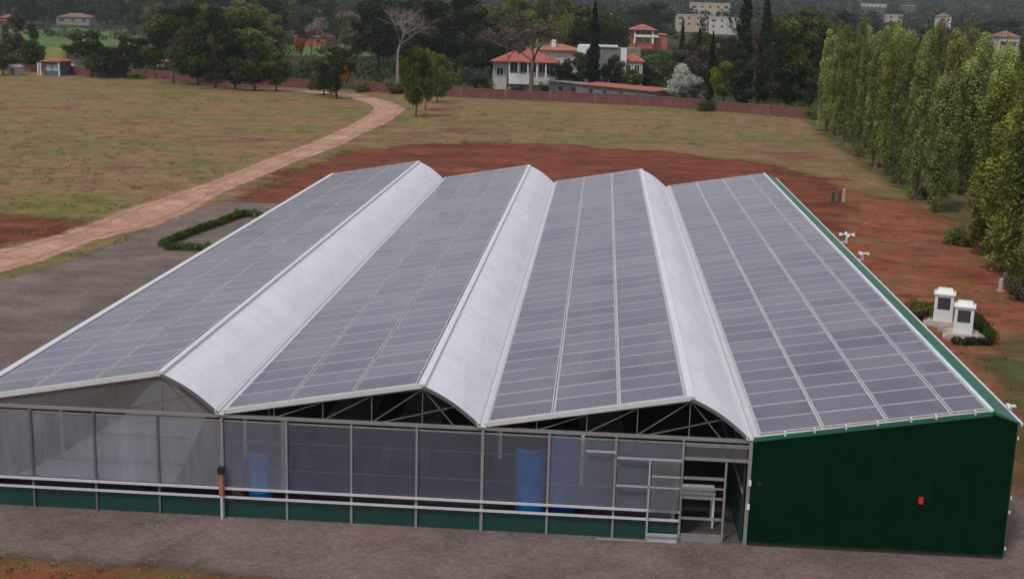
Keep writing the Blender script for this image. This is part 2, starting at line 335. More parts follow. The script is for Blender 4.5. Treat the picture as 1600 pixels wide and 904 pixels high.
def sdf(px, py, poly):
    d = np.full(px.shape, 1e9); ins = np.zeros(px.shape, bool); k = len(poly)
    for i in range(k):
        ax, ay = poly[i][0], poly[i][1]; bx, by = poly[(i+1) % k][0], poly[(i+1) % k][1]
        ex, ey = bx-ax, by-ay; t = np.clip(((px-ax)*ex+(py-ay)*ey)/(ex*ex+ey*ey+1e-12), 0, 1)
        d = np.minimum(d, np.hypot(px-ax-t*ex, py-ay-t*ey))
        c = ((ay > py) != (by > py)) & (px < (bx-ax)*(py-ay)/((by-ay) if by != ay else 1e-9)+ax); ins ^= c
    return np.where(ins, d, -d)
def patch(name, poly, cell, margin, mat, z, label):
    poly = [(p[0], p[1]) for p in poly]; a = np.array(poly)
    x0, y0 = a.min(0)-margin; x1, y1 = a.max(0)+margin
    X, Y = np.meshgrid(np.arange(x0, x1+cell, cell), np.arange(y0, y1+cell, cell)); D = sdf(X, Y, poly)
    ny, nx = X.shape; i = (np.arange(ny-1)[:, None]*nx+np.arange(nx-1)[None]).ravel()
    q = np.stack([i, i+1, i+nx+1, i+nx], 1); Df = D.ravel(); keep = (Df[q].max(1) > -margin); q = q[keep]
    used, inv = np.unique(q, return_inverse=True)
    V = np.stack([X.ravel()[used], Y.ravel()[used], np.full(len(used), z)], 1)
    me = bpy.data.meshes.new(name); me.from_pydata(V.tolist(), [], inv.reshape(-1, 4).tolist()); me.materials.append(mat)
    at = me.attributes.new('e', 'FLOAT', 'POINT'); at.data.foreach_set('value', Df[used].astype(np.float32)); me.update()
    return tag(link(name, me), label, None, kind='structure')
g = lambda *pts: [G(*p) for p in pts]
patch('red_soil', g((400, 300), (470, 262), (540, 236), (640, 226), (760, 224), (900, 228), (1040, 238), (1180, 252), (1270, 275), (1350, 305), (1440, 350), (1500, 390))
      + [Vector((34, 40, 0)), Vector((29, 30, 0)), Vector((24, 22, 0)), Vector((10, 30, 0)), Vector((-9, 40, 0)), Vector((-14, 50, 0))], 1.0, 7, M['red'], .012, 'bare red earth around the back of the building')
patch('worn_red_soil', [Vector((23, -12, 0)), Vector((23, 40, 0)), Vector((29, 60, 0)), Vector((33, 84, 0)), Vector((38, 76, 0)), Vector((41, 50, 0)), Vector((46, 20, 0)), Vector((42, -12, 0))], 1., 6, M['redworn'], .020, 'worn reddish ground with grassy streaks beside the poplars')
patch('red_soil', g((-260, 395), (-100, 345), (0, 332), (60, 340), (130, 352), (90, 366), (0, 392), (-200, 440)), 1., 7, M['red'], .016, 'reddish bare patch in the dry field left of the road')
patch('green_verge', [Vector((42, 160, 0)), Vector((40.5, 120, 0)), Vector((39.5, 95, 0)), Vector((40, 70, 0)), Vector((40, 50, 0)), Vector((41, 20, 0)), Vector((85, 20, 0)), Vector((85, 165, 0))], 1.5, 6, M['lushgrass'], .028, 'green grass under the poplar row')
patch('gravel_yard', g((-500, 660), (-150, 480), (0, 437), (100, 411), (180, 381), (240, 350), (300, 328), (345, 315), (430, 318)) + [Vector((0, 60, 0)), Vector((20, 57, 0)), Vector((24.6, 25, 0)), Vector((25.6, 6, 0)), Vector((27, -7, 0)), Vector((18, -6.4, 0)), Vector((10, -5.2, 0)), Vector((0, -4.0, 0)), Vector((-8, -3.4, 0)), Vector((-20, -3.2, 0)), Vector((-34, -3, 0))],
      .5, 2.5, M['gravel'], .036, 'grey brown gravel yard around the greenhouse')
up_ = g((-260, 468), (-120, 425), (0, 391), (100, 366), (187, 331), (250, 311), (325, 286), (400, 256), (495, 221), (540, 200), (575, 180), (585, 170), (575, 162), (550, 155), (512, 147), (437, 142), (360, 139.5))
lo_ = g((-260, 520), (-120, 470), (0, 428), (75, 406), (150, 376), (237, 356), (300, 331), (350, 301), (400, 280), (470, 251), (540, 225), (562, 212), (600, 195), (625, 180), (634, 170), (612, 160), (575, 150), (537, 146), (437, 138.5), (360, 136.5))
patch('dirt_road', up_+lo_[::-1], .5, 1.6, M['road'], .048, 'pale pinkish dirt road curving round to the boundary wall')
patch('green_field', [G(-60, 78), G(40, 76), G(130, 74), G(215, 72), G(225, 48), G(100, 44), G(-60, 42)], 8, 10, M['green'], .03, 'bright green farm field beyond the trees at left')
patch('green_field', [G(430, 88), G(500, 88), G(600, 88), G(600, 71), G(500, 70), G(430, 70)], 8, 10, M['green'], .03, 'strip of bright green grass behind the wall, left of the bare tree')
patch('yellow_field', [G(60, 92), G(100, 92), G(104, 74), G(64, 74)], 4, 6, M['yellowgrass'], .05, 'small yellow green plot above the red roofed hut')

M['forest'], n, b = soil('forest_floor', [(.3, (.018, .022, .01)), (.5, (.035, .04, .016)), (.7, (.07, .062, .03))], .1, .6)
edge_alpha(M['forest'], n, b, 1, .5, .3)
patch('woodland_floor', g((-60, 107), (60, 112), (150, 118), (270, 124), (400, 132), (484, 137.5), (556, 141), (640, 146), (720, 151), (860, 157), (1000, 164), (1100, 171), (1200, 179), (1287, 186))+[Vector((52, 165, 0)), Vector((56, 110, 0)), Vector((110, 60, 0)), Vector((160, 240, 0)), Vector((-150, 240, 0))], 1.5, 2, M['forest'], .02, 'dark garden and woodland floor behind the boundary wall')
patch('worn_red_soil', [Vector((-30, -9, 0)), Vector((-30, -3.4, 0)), Vector((-8, -3.6, 0)), Vector((0, -4.6, 0)), Vector((8, -6.5, 0)), Vector((10, -12, 0))], .5, 1.5, M['redworn'], .024, 'reddish soil with green specks along the bottom left edge of the yard')
patch('green_verge', g((1545, 560), (1600, 520), (1680, 600), (1680, 800), (1612, 760), (1600, 690), (1575, 640)), .7, 2.5, M['lushgrass'], .03, 'tan and green grass right of the green shed')
# ================================================================== GREENHOUSE
H, HR, SPN, LEN = 3.405, 1.122, 8.0, 54.9
RX = 6.142                                   # ridge offset from each valley
gh = empty('greenhouse', (4, 0, 0), 'long three span greenhouse with solar panel slopes, white curved strips and frosted front wall', 'greenhouse')
inv = Vector((-4, 0, 0))
def gb(mb, name, mat, parent=None, label=None):
    o = mb.build(name, mat, parent or gh)
    if parent is None: o.location = (-4, 0, 0)
    if label: o['label'] = label
    return o
def roofz(t): return H+HR*t/RX               # PV slope above span start
ang = math.atan2(HR, RX)
# single solar panel mesh (origin at its lower front corner, x up-slope)
def panel_mesh(pw, name='solar_panel'):
    mb = MB(); d = PD-.035; fwid = .032
    mb.box(0, pw, 0, d, 0, .032, 0)
    mb.add([(fwid, fwid, .0345), (pw-fwid, fwid, .0345), (pw-fwid, d-fwid, .0345), (fwid, d-fwid, .0345)], [(0, 1, 2, 3)], 1)
    return mb.mesh(name, [M['frame'], M['pv']])
def place_panels(parent, off, x0, z0, slope, widths, gap=.055):
    out = []; meshes = {pw: panel_mesh(pw) for pw in set(widths)}
    for r in range(42):
        s = .16
        for pw in widths:
            out.append((r, meshes[pw], Vector((x0+s*math.cos(slope), .03+r*PD, z0+s*math.sin(slope)+.065)), slope)); s += pw+gap
    return out
def commit(parent, lst, off):
    lst.sort(key=lambda q: (q[0], q[2].x)); rest = MB()
    for i, (r, me, p, sl) in enumerate(lst):
        if i < 100:
            o = link('solar_panel', me, parent, p-off); o.rotation_euler = (random.gauss(0, .0035), -sl+random.gauss(0, .003), 0)
        else:
            mt_ = Matrix.Translation(p) @ Matrix.Rotation(-sl+random.gauss(0, .003), 4, 'Y') @ Matrix.Rotation(random.gauss(0, .0035), 4, 'X')
            for f in me.polygons: pass
            rest.v += [tuple(mt_ @ v.co) for v in me.vertices]; b0 = len(rest.v)-len(me.vertices)
            rest.f += [tuple(b0+k for k in f.vertices) for f in me.polygons]; rest.m += [f.material_index for f in me.polygons]
    o = rest.build('solar_panels', [M['frame'], M['pv']], parent, -off); o['kind'] = 'stuff'; o['label'] = 'the farther rows of solar panels'
pl = []
for k in range(3):
    pl += place_panels(gh, None, -8+8*k, H, ang, [1.93, 1.93, 1.93])
commit(gh, pl, Vector((4, 0, 0)))
def curve(x0):                               # curved white side, from the ridge down to the next valley
    pts = []
    for i in range(9):
        t = i/8; pts.append((x0+RX+.02+(SPN-RX-.12)*t, H+.02+(HR+.02)*(1-t)-.0+.12*math.sin(math.pi*t)))
    return pts
for k in range(3):
    x0 = -8+8*k
    gb(MB().ext([(x0, H-.02), (x0+RX, H+HR-.02), (x0+RX, H+HR+.03), (x0, H+.03)], 0, LEN), 'roof_slope', M['frame'])
    c = curve(x0); inner = [(x-.03, z-.05) for x, z in c]
    sm = MB().ext(c+inner[::-1], -.06, LEN+.05); top = [(x, z+.012) for x, z in c]
    for y in np.arange(2.7, LEN, 2.745): sm.ext(top+c[::-1], y, y+.07)
    gb(sm, 'curved_roof_strip', M['strip'])
    gb(MB().ext([(x0+RX-.12, H+HR+.06), (x0+RX+.1, H+HR+.1), (x0+RX+.1, H+HR+.02), (x0+RX-.12, H+HR-.02)], -.1, LEN+.06), 'ridge_cap', M['rim'])
    xv = x0+8
    gb(MB().ext([(xv-.2, H+.10), (xv-.16, H-.06), (xv+.1, H-.06), (xv+.13, H+.10), (xv+.1, H+.10), (xv+.07, H-.02), (xv-.13, H-.02), (xv-.17, H+.10)], -.12, LEN+.08), 'valley_gutter', M['rim'])
    # front and rear rim of the slope
    for y in (-.09, LEN+.02):
        gb(MB().add([(x0-.0, y, H-.06), (x0+RX, y, H+HR-.05), (x0+RX, y, H+HR+.10), (x0, y, H+.09), (x0, y+.07, H-.06), (x0+RX, y+.07, H+HR-.05), (x0+RX, y+.07, H+HR+.10), (x0, y+.07, H+.09)],
            [(0,1,2,3),(7,6,5,4),(0,4,5,1),(1,5,6,2),(2,6,7,3),(3,7,4,0)]), 'roof_rim', M['rim'])
    mb = MB()
    for a, b in zip(c[:-1], c[1:]): mb.bar((a[0], -.08, a[1]-.07), (b[0], -.08, b[1]-.07), .05, .1)
    gb(mb, 'curved_rim', M['metald'])
    # trusses seen through the open gables
    for y in (.05, 5.5, 11):
        mb = MB(); w_ = .032
        mb.bar((x0+.1, y, H-.12), (x0+7.9, y, H-.12), .07)
        mb.bar((x0+.1, y, H-.06), (x0+RX, y, H+HR-.1), .06)
        nodes = [1.6, 3.1, 4.6, RX]
        for i, t in enumerate(nodes):
            mb.bar((x0+t, y, H-.12), (x0+t, y, roofz(t)-.1), w_)
            if i < 3: mb.bar((x0+t, y, H-.12), (x0+nodes[i+1], y, roofz(nodes[i+1])-.12), w_)
        mb.bar((x0+RX, y, H+HR-.1), (x0+7.1, y, H-.1), w_); mb.bar((x0+4.9, y, H-.1), (x0+7.2, y, H+.52), w_)
        gb(mb, 'truss', M['truss'])
gb(MB().ext([(-8.32, H+.06), (-8.28, H-.1), (-8.06, H-.1), (-8.02, H+.10)], -.12, LEN+.08), 'eave_gutter', M['rim'])
# gable film over the first span
c = curve(-8)
prof = [(-7.9, H-.06), (-8+RX, H+HR-.1)]+[(x-.06, z-.12) for x, z in c[1:-1]]+[(-.2, H-.06)]
gb(MB().add([(x, -.01, z) for x, z in prof]+[(x, .0, z) for x, z in prof], [tuple(range(len(prof))), tuple(range(2*len(prof)-1, len(prof)-1, -1))]), 'gable_sheet', M['film'])
# front wall: beams, posts, frosted sheets, rails, base
gb(MB().box(-8.05, 16.0, -.05, .03, H-.17, H-.07).box(-8.05, 16, -.03, .01, H-.30, H-.25), 'top_beam', M['metal'])
for i in range(13):
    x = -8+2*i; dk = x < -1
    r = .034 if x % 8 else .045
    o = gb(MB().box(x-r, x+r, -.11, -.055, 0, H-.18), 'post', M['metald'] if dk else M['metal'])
for i in range(12):
    x = -8+2*i
    if i < 11:
        gb(MB().box(x+.03, x+1.97, -.052, -.044, 1.0, H-.31), 'wall_sheet', M['milky'] if i < 4 else (M['hazysheet'] if i in (4, 9, 10) else M['poly']))
        mb = MB()
        for z in (1.62, 2.5): mb.box(x+.04, x+1.96, -.035, -.01, z, z+.035)
        gb(mb, 'girt', M['metal'])
for z, nm in ((1.0, 'upper_rail'), (.72, 'lower_rail')):
    gb(MB().box(-8.1, 13.98, -.17, -.115, z-.035, z+.03), nm, M['rim'])
mb = MB(); mb.box(-8.05, 14, -.045, .0, .0, .69); gb(mb, 'base_sheet', M['greenbase'])
# sides and back
for x, nm in ((-8.06, 'west'),):
    gb(MB().box(x-.02, x, 0, LEN, .7, H-.1), 'side_sheet', M['poly']); gb(MB().box(x-.03, x+.0, 0, LEN, 0, .69), 'base_sheet', M['greenbase'])
gb(MB().box(-8.05, 16, LEN-.03, LEN, .7, H), 'back_sheet', M['poly']); gb(MB().box(-8.05, 16, LEN-.03, LEN+.01, 0, .69), 'base_sheet', M['greenbase'])
for k in range(3):
    x0 = -8+8*k; c = curve(x0); prof = [(x0+.1, H+.01), (x0+RX, H+HR-.05)]+[(x-.06, z-.1) for x, z in c[1:-1]]+[(x0+7.8, H+.01)]
    gb(MB().add([(x, LEN-.01, z) for x, z in prof], [tuple(range(len(prof)))[::-1]]), 'back_gable', M['greenwall'])
# inside: partition towards the shed, inner posts
for x, y, z0, z1 in ((-5.2, .35, 1.2, 3.1), (-3.1, .4, 2.0, 3.2), (.62, .3, 1.9, 3.15), (1.75, .5, .8, 3.1), (8.5, .4, 2.2, 3.1), (11.0, .35, 1.5, 3.1)):
    gb(MB().box(x-.05, x+.05, y-.03, y+.03, z0, z1), 'hanging_pipe', M['white'])
gb(MB().box(15.86, 15.9, .1, LEN-.1, 1.1, H-.1), 'partition_sheet', M['film']); gb(MB().box(15.84, 15.92, .1, LEN-.1, 0, 1.1), 'partition_base', M['greenbase'])
gb(MB().box(15.82, 15.86, .1, 40, 2.55, 2.6).box(15.82, 15.86, .1, 40, 1.6, 1.65), 'partition_rail', M['metal'])
for x in (-8, 0, 8):
    for y in (5.5, 11, 16.5, 22, 27.5, 33):
        gb(MB().box(x-.05, x+.05, y-.05, y+.05, 0, H-.15), 'inner_post', M['metal'])
# doorway bays at the right end
mb = MB(); mb.box(14.03, 15.95, -.05, -.0, 2.62, 2.72); mb.box(14.03, 15.95, -.05, 0, 3.05, 3.09); gb(mb, 'door_lintel', M['metal'])
gb(MB().box(14.05, 15.9, -.03, -.02, 2.73, 3.04), 'transom_sheet', M['film'])
df = MB(); df.box(15.27, 15.33, -.06, -.0, .05, 2.6)
for z, h in ((2.02, .08), (1.72, .05), (1.40, .06), (.74, .07), (.22, .06)): df.box(14.05, 15.26, -.055, -.01, z, z+h)
df.box(14.05, 15.26, -.05, -.02, .02, .21)
gb(df, 'open_door_frame', M['metal'])
df = MB(); df.box(12.05, 13.95, -.25, -.2, 2.62, 2.68); df.box(12.05, 13.95, -.25, -.2, 1.75, 1.8); df.box(13.0, 13.05, -.25, -.2, .1, 2.62); df.box(13.1, 13.95, -.25, -.2, 2.1, 2.15); df.box(13.0, 13.95, -.26, -.19, .22, .30); df.box(11.5, 13.95, -.24, -.2, .0, .05)
df.box(11.1, 12.0, -.23, -.2, 2.78, 2.84); df.box(13.05, 13.95, -.21, -.19, .05, .2)
gb(df, 'sliding_door_frame', M['framegrey'])
gb(MB().box(13.1, 13.92, -.235, -.225, 1.0, 2.6), 'sliding_door_sheet', M['film'])
mb = MB(); mb.box(15.93, 16.03, -.13, -.02, 0, H-.1); gb(mb, 'door_jamb', M['metal'])
# floor of the greenhouse
tag(MB().box(-8, 23.5, .02, LEN-.05, .04, .07).build('greenhouse_floor', plain('greenhouse_floor', (.07, .065, .06), .9)), 'dark floor inside the greenhouse', kind='structure')

# ------------------------------------------------------------------ green shed (right wing)
shed = empty('metal_shed', (19.8, 0, 0), 'dark green metal shed joined to the right side of the greenhouse, solar panels on top', 'shed')
SO = Vector((19.8, 0, 0))
XR, XE, ZR, ZE = 22.84, 23.61, 4.566, 4.31
def sb(mb, name, mat, label=None):
    o = mb.build(name, mat, shed, -SO)
    if label: o['label'] = label
    return o
X0 = 15.98; sA = math.atan2(ZR-(H+.02), XR-16.05)
gp_ = [(16.04, 0.0), (XE-.02, 0.0), (XE-.02, ZE-.06), (XR, ZR-.06), (16.04, H-.0)]
sb(MB().ext(gp_, -.12, -.06), 'front_wall', M['greenwall'])
sb(MB().ext(gp_, LEN-.05, LEN), 'back_wall', M['greenwall'])
sb(MB().box(XE-.08, XE-.02, -.05, LEN-.06, 0, ZE-.07), 'side_wall', M['greenwall'])
sb(MB().ext([(16.03, H+.0), (XR, ZR-.03), (XR, ZR+.03), (16.03, H+.05)], -.14, LEN+.05), 'roof_slope', M['frame'])
sb(MB().ext([(XR+.02, ZR-.05), (XE+.05, ZE-.07), (XE+.05, ZE-.03), (XR+.02, ZR+.04)], -.14, LEN+.05), 'eave_slope', M['greenroof'])
sb(MB().ext([(XR-.09, ZR+.065), (XR+.015, ZR+.09), (XR+.015, ZR+.045), (XR-.09, ZR+.0)], -.16, LEN+.06), 'ridge_cap', plain('ridge_pale_cyan', (.52, .62, .66), .4))
sb(MB().ext([(XE+.04, ZE-.02), (XE+.12, ZE-.02), (XE+.12, ZE-.10), (XE+.06, ZE-.10)], -.16, LEN+.06), 'eave_trim', M['rim'])
sb(MB().add([(16.04, -.15, H-.09), (XR+.0, -.15, ZR-.11), (XR, -.15, ZR+.04), (16.04, -.15, H+.05), (16.04, -.125, H-.09), (XR+.0, -.125, ZR-.11), (XR, -.125, ZR+.04), (16.04, -.125, H+.05)],
    [(0,1,2,3),(7,6,5,4),(0,4,5,1),(1,5,6,2),(2,6,7,3),(3,7,4,0)]), 'front_fascia', M['greenroof'])
for t in (.9, 1.75, 2.65, 3.55, 4.5, 5.2, 6.3):
    z = H+(ZR-H)*t/(XR-16.04); mb = MB(); mb.box(16.04+t-.03, 16.04+t+.03, -.175, -.152, z-.01, z+.09).box(16.04+t-.03, 16.04+t+.03, -.17, -.0, z+.09, z+.11); sb(mb, 'panel_clamp', M['rim'])
commit(shed, place_panels(shed, None, 16.08, H+.02, sA, [1.80, 1.80, 1.80, .98], .06), SO)
for y in np.arange(2, LEN, 5.2): sb(MB().box(XE+.0, XE+.09, y, y+.06, ZE-.34, ZE-.12), 'gutter_bracket', M['rim'])
for z in (1.95, 1.2): sb(MB().box(15.97, 16.05, -.19, -.13, z, z+.16), 'hinge', M['white'])
sb(MB().box(16.22, 16.36, -.17, -.121, 1.95, 2.09).box(16.25, 16.33, -.19, -.17, 1.98, 2.06), 'switch_box', M['black'])
tag(MB().box(20.98, 21.10, -.20, -.121, 1.66, 1.86).box(21.01, 21.07, -.225, -.2, 1.72, 1.80).build('alarm_box', [M['redp']]), 'small red alarm box fixed on the dark green wall', 'alarm box')
mb = MB(); mb.bar((XE+.0, -.02, .0), (XE+.0, -.02, ZE-.1), .05)
sb(mb, 'corner_trim', M['metald'])
for z in (3.75, 1.9, 1.45, .3): sb(MB().box(XE+.03, XE+.07, -.08, -.03, z, z+.09), 'pipe_clip', M['white'])
# fittings along the east eave
def xplane(u, v, X):
    d = ray(u, v); t = (X-CX)/d.x; return Vector((X, CY+d.y*t, CZ+d.z*t))
def eave_fitting(p, s, label, arms):
    e = empty('vent_fitting', (p.x, p.y, ZE-.1), label, 'roof fitting', 'white fittings along the east eave')
    MB().bar((-.25, 0, 0), (.0, 0, 0), .05).tube([(0, 0, -.05), (0, 0, .5*s)], .05).build('pipe', M['white'], e)
    mb = MB()
    for a in range(arms):
        q = 2*math.pi*a/arms; c, s_ = math.cos(q), math.sin(q); mb.bar((0, 0, .5*s), (c*.42*s, s_*.42*s, .5*s+.02), .09, .06); mb.tube([(c*.42*s, s_*.42*s, .42*s), (c*.42*s, s_*.42*s, .6*s)], [.11*s, .06*s])
    mb.build('cowl', M['white'], e)
q = xplane(1322, 384, 24.1); eave_fitting(q, .8, 'larger white pipe fitting with arms, farther one beside the east eave of the shed', 4)
q = xplane(1347, 412, 24.0); eave_fitting(q, .6, 'small white pipe fitting halfway along the east eave', 3)
q = xplane(1578, 640, 23.75); eave_fitting(q, .35, 'white fitting at the front right corner of the green roof', 3)

# ------------------------------------------------------------------ things in and against the front of the greenhouse
def drum(x, y, r, h, mat, label, n=1):
    e = empty('storage_drum', (x, y, .08), label, 'drum', 'blue drums behind the frosted wall')
    pts = [(0, 0, 0), (0, 0, .03*h), (0, 0, .3*h), (0, 0, .32*h), (0, 0, .34*h), (0, 0, .64*h), (0, 0, .66*h), (0, 0, .68*h), (0, 0, .97*h), (0, 0, h)]
    MB().tube(pts, [r*.95, r, r, r*1.04, r, r, r*1.04, r, r, r*.93], 24).build('body', mat, e)
    MB().tube([(0, 0, h), (0, 0, h+.04)], [r*.97, r*.95], 24).build('lid', M['black'] if n else mat, e)
drum(.98, .62, .36, 1.95, M['blue'], 'bright blue drum behind the frosted wall near the first valley post')
drum(9.42, .66, .45, 2.5, M['blue'], 'tall bright blue tank behind the frosted wall left of the doorway')
drum(10.4, 1.1, .42, 2.9, M['bluedk'], 'darker blue tank standing right behind the tall bright blue one')
pb = empty('lamp_post', (0, -.24, 0), 'orange brown post with a black cap fixed to the valley post', 'post')
MB().tube([(0, 0, .0), (0, 0, .80)], .04).build('pale_pipe', M['rim'], pb); MB().box(-.06, .06, -.06, .06, .8, 1.52).build('wooden_post', M['wood'], pb); MB().box(-.09, .09, -.09, .09, 1.52, 1.72).build('cap', M['black'], pb)
tag(MB().box(.15, .5, .35, .7, .08, 1.6).box(.18, .47, .38, .67, 1.6, 1.66).build('wooden_cabinet', M['wood']), 'brown box standing behind the frosted wall left of the blue drum', 'box')
tb = empty('work_bench', (14.6, 1.3, .07), 'white bench seen through the open door frame', 'bench')
MB().box(-.75, .55, -.35, .35, 1.1, 1.16).build('bench_top', M['white'], tb); MB().box(-.75, .5, .2, .3, .72, 1.1).build('back_panel', M['white'], tb)
for sx in (-.7, .5):
    for sy in (-.3, .3): MB().box(sx-.03, sx+.03, sy-.03, sy+.03, 0, 1.1).build('leg', M['white'], tb)
cb = empty('storage_crate', (13.4, .9, .07), 'pale crate stack behind the sliding door', 'crate')
MB().box(-.4, .4, -.3, .3, 0, .8).build('lower_crate', M['concrete'], cb); MB().box(-.38, .38, -.28, .28, .81, 1.5).build('upper_crate', M['stone'], cb)
# white inner curtain in the first span
mb = MB(); pts = []
cur = [(-6.6, 1.0), (-5.6, 1.45), (-4.3, 2.3), (-3.2, 3.0), (-2.3, 4.15), (-1.6, 4.3), (-1.3, 3.9), (-.5, 3.25), (-.9, 2.5), (-1.2, 1.7), (-1.6, 1.0)]
nc = len(cur); cy = sum(z for x, z in cur)/nc
mb.add([(x, .25+.12*math.sin(x*5), z) for x, z in cur]+[(x, .28+.12*math.sin(x*5), z) for x, z in cur], [tuple(range(nc)), tuple(range(2*nc-1, nc-1, -1))]+[(i, nc+i, nc+(i+1) % nc, (i+1) % nc) for i in range(nc)])
tag(mb.build('shade_curtain', M['curtain']), 'white curtain hung in folds behind the left span', 'curtain')
# growing tables in the dim interior
for k, (x0_, x1_) in enumerate([(-6.6, -5), (-4, -2.4), (1.6, 3.2), (4.2, 5.8), (10.8, 12.4)]):
    e = empty('growing_table', ((x0_+x1_)/2, 22, .07), 'long low growing table inside the greenhouse', 'table', 'growing tables inside the greenhouse')
    wd = (x1_-x0_)/2; MB().box(-wd, wd, -18, 18, .7, .8).build('tray', M['metal'], e)
    for sy in (-17.5, -6, 6, 17.5):
        for sx in (-wd+.1, wd-.1): MB().box(sx-.03, sx+.03, sy-.03, sy+.03, 0, .7).build('leg', M['metal'], e)

# ------------------------------------------------------------------ cooling units
def unit(p, rz, s, label):
    e = empty('cooling_unit', p, label, 'cooling unit', 'white cooling units beside the shed', rz=rz)
    w_ = .5*s
    mb = MB()
    for zz, ww, hh in ((0, 1.0, .16), (.16, .8, .10)): mb.box(-ww*s, ww*s, -ww*s, ww*s, zz, zz+hh-.002)
    mb.build('plinth', M['stone'], e)
    mb = MB(); mb.box(-w_, w_, -w_, w_, .26, 1.72*s); b0 = mb
    mb.box(-w_-.06, w_+.06, -w_-.06, w_+.06, 1.72*s+.002, 1.80*s)
    mb.add([(-w_, -w_, 1.802*s), (w_, -w_, 1.802*s), (w_, w_, 1.802*s), (-w_, w_, 1.802*s), (-w_*.72, -w_*.72, 2.0*s), (w_*.72, -w_*.72, 2.0*s), (w_*.72, w_*.72, 2.0*s), (-w_*.72, w_*.72, 2.0*s)],
        [(0,1,5,4),(1,2,6,5),(2,3,7,6),(3,0,4,7),(4,5,6,7)])
    mb.build('casing', M['white'], e)
    for a in range(4):
        m_ = Matrix.Rotation(a*math.pi/2, 4, 'Z'); f = MB(); y = -w_-.005
        fr = MB(); x1 = w_*.66; z0, z1 = .95*s, 1.6*s
        fr.box(-x1, x1, y-.02, y, z0, z1); sl = MB()
        for i in range(6): zz = z0+.04+(z1-z0-.08)*i/6; sl.box(-x1+.03, x1-.03, y-.035, y-.022, zz, zz+.03)
        o = fr.build('louvre_opening', M['dark'], e); o.matrix_local = m_
        s2 = sl.build('slats', M['metald'], o)
unit(G(1503, 526), R(-16), .92, 'white cooling unit with dark louvred openings, the nearer of the two by the shed')
unit(G(1472, 506), R(-16), .95, 'white cooling unit with louvred openings, the farther of the two by the shed')
for u, v in ((1480, 523), (1470, 517), (1527, 529), (1534, 531), (1490, 530), (1452, 497)):
    p = G(u, v); tag(MB().box(-.18, .18, -.12, .12, 0, .2).box(-.12, .1, -.1, .08, .2, .27).build('stone_block', M['stone'], None, p), 'small pale stone block on the ground by the cooling units', 'block', 'pale blocks beside the cooling units')
# stakes
for u, v, h, mt_, lb in ((1301, 317, 1.0, plain('green_post', (.02, .07, .04), .7), 'dark green marker post standing in the red soil behind the shed'), (1310.5, 317, 1.15, plain('maroon_post', (.12, .045, .06), .7), 'maroon marker post in the red soil, between the green and the pale post'), (1318, 315, 1.15, plain('pink_post', (.45, .30, .25), .7), 'pale pinkish marker post, rightmost of three behind the shed'),
        (1568, 451, 1.0, plain('grey_green_post', (.08, .11, .09), .7), 'grey green post in the grass below the near poplars'), (1563, 455, .8, M['stone'], 'short pale post beside the grey green post near the poplars')):
    tag(MB().tube([(0, 0, 0), (0, 0, h*.92), (0, 0, h)], [.16, .13, .07], 8).box(-.2, .2, -.2, .2, 0, .05).build('marker_post', mt_, None, G(u, v)), lb, 'post')

# ================================================================== FOLIAGE
def leaves_mesh(name, clumps, n, size, mat, up_bias=0., seed=0, extra=None):
    r = np.random.default_rng(seed); C = np.array([c[:3] for c in clumps]); Rr = np.array([c[3:6] for c in clumps])
    wgt = (Rr.prod(1))**.62; idx = r.choice(len(C), n, p=wgt/wgt.sum())
    d = r.normal(size=(n, 3)); d /= np.linalg.norm(d, axis=1, keepdims=True)
    rad = r.uniform(.25, 1.08, (n, 1))**.55; pos = C[idx]+d*Rr[idx]*rad
    nn = d*.9+r.normal(size=(n, 3))*.6; nn[:, 2] += up_bias; nn /= np.linalg.norm(nn, axis=1, keepdims=True)
    a = np.cross(nn, r.normal(size=(n, 3))); a /= np.linalg.norm(a, axis=1, keepdims=True); b = np.cross(nn, a)
    s = size*r.uniform(.55, 1.35, (n, 1))
    V = np.stack([pos-a*s*.5, pos-b*s*.33+nn*s*.08, pos+a*s*.55, pos+b*s*.33+nn*s*.08], 1).reshape(-1, 3)
    me = bpy.data.meshes.new(name); me.vertices.add(4*n); me.vertices.foreach_set('co', V.ravel().astype(np.float32))
    me.loops.add(4*n); me.loops.foreach_set('vertex_index', np.arange(4*n, dtype=np.int32))
    me.polygons.add(n); me.polygons.foreach_set('loop_start', np.arange(0, 4*n, 4, dtype=np.int32))
    try: me.polygons.foreach_set('loop_total', np.full(n, 4, dtype=np.int32))
    except Exception: pass
    cl_ = r.uniform(0, 1, len(C)); cv = np.clip(.55*cl_[idx]+.45*r.uniform(0, 1, n), 0, 1)
    me.materials.append(mat); me.update(calc_edges=True)
    at = me.attributes.new('c', 'FLOAT', 'FACE'); at.data.foreach_set('value', cv.astype(np.float32)); return me
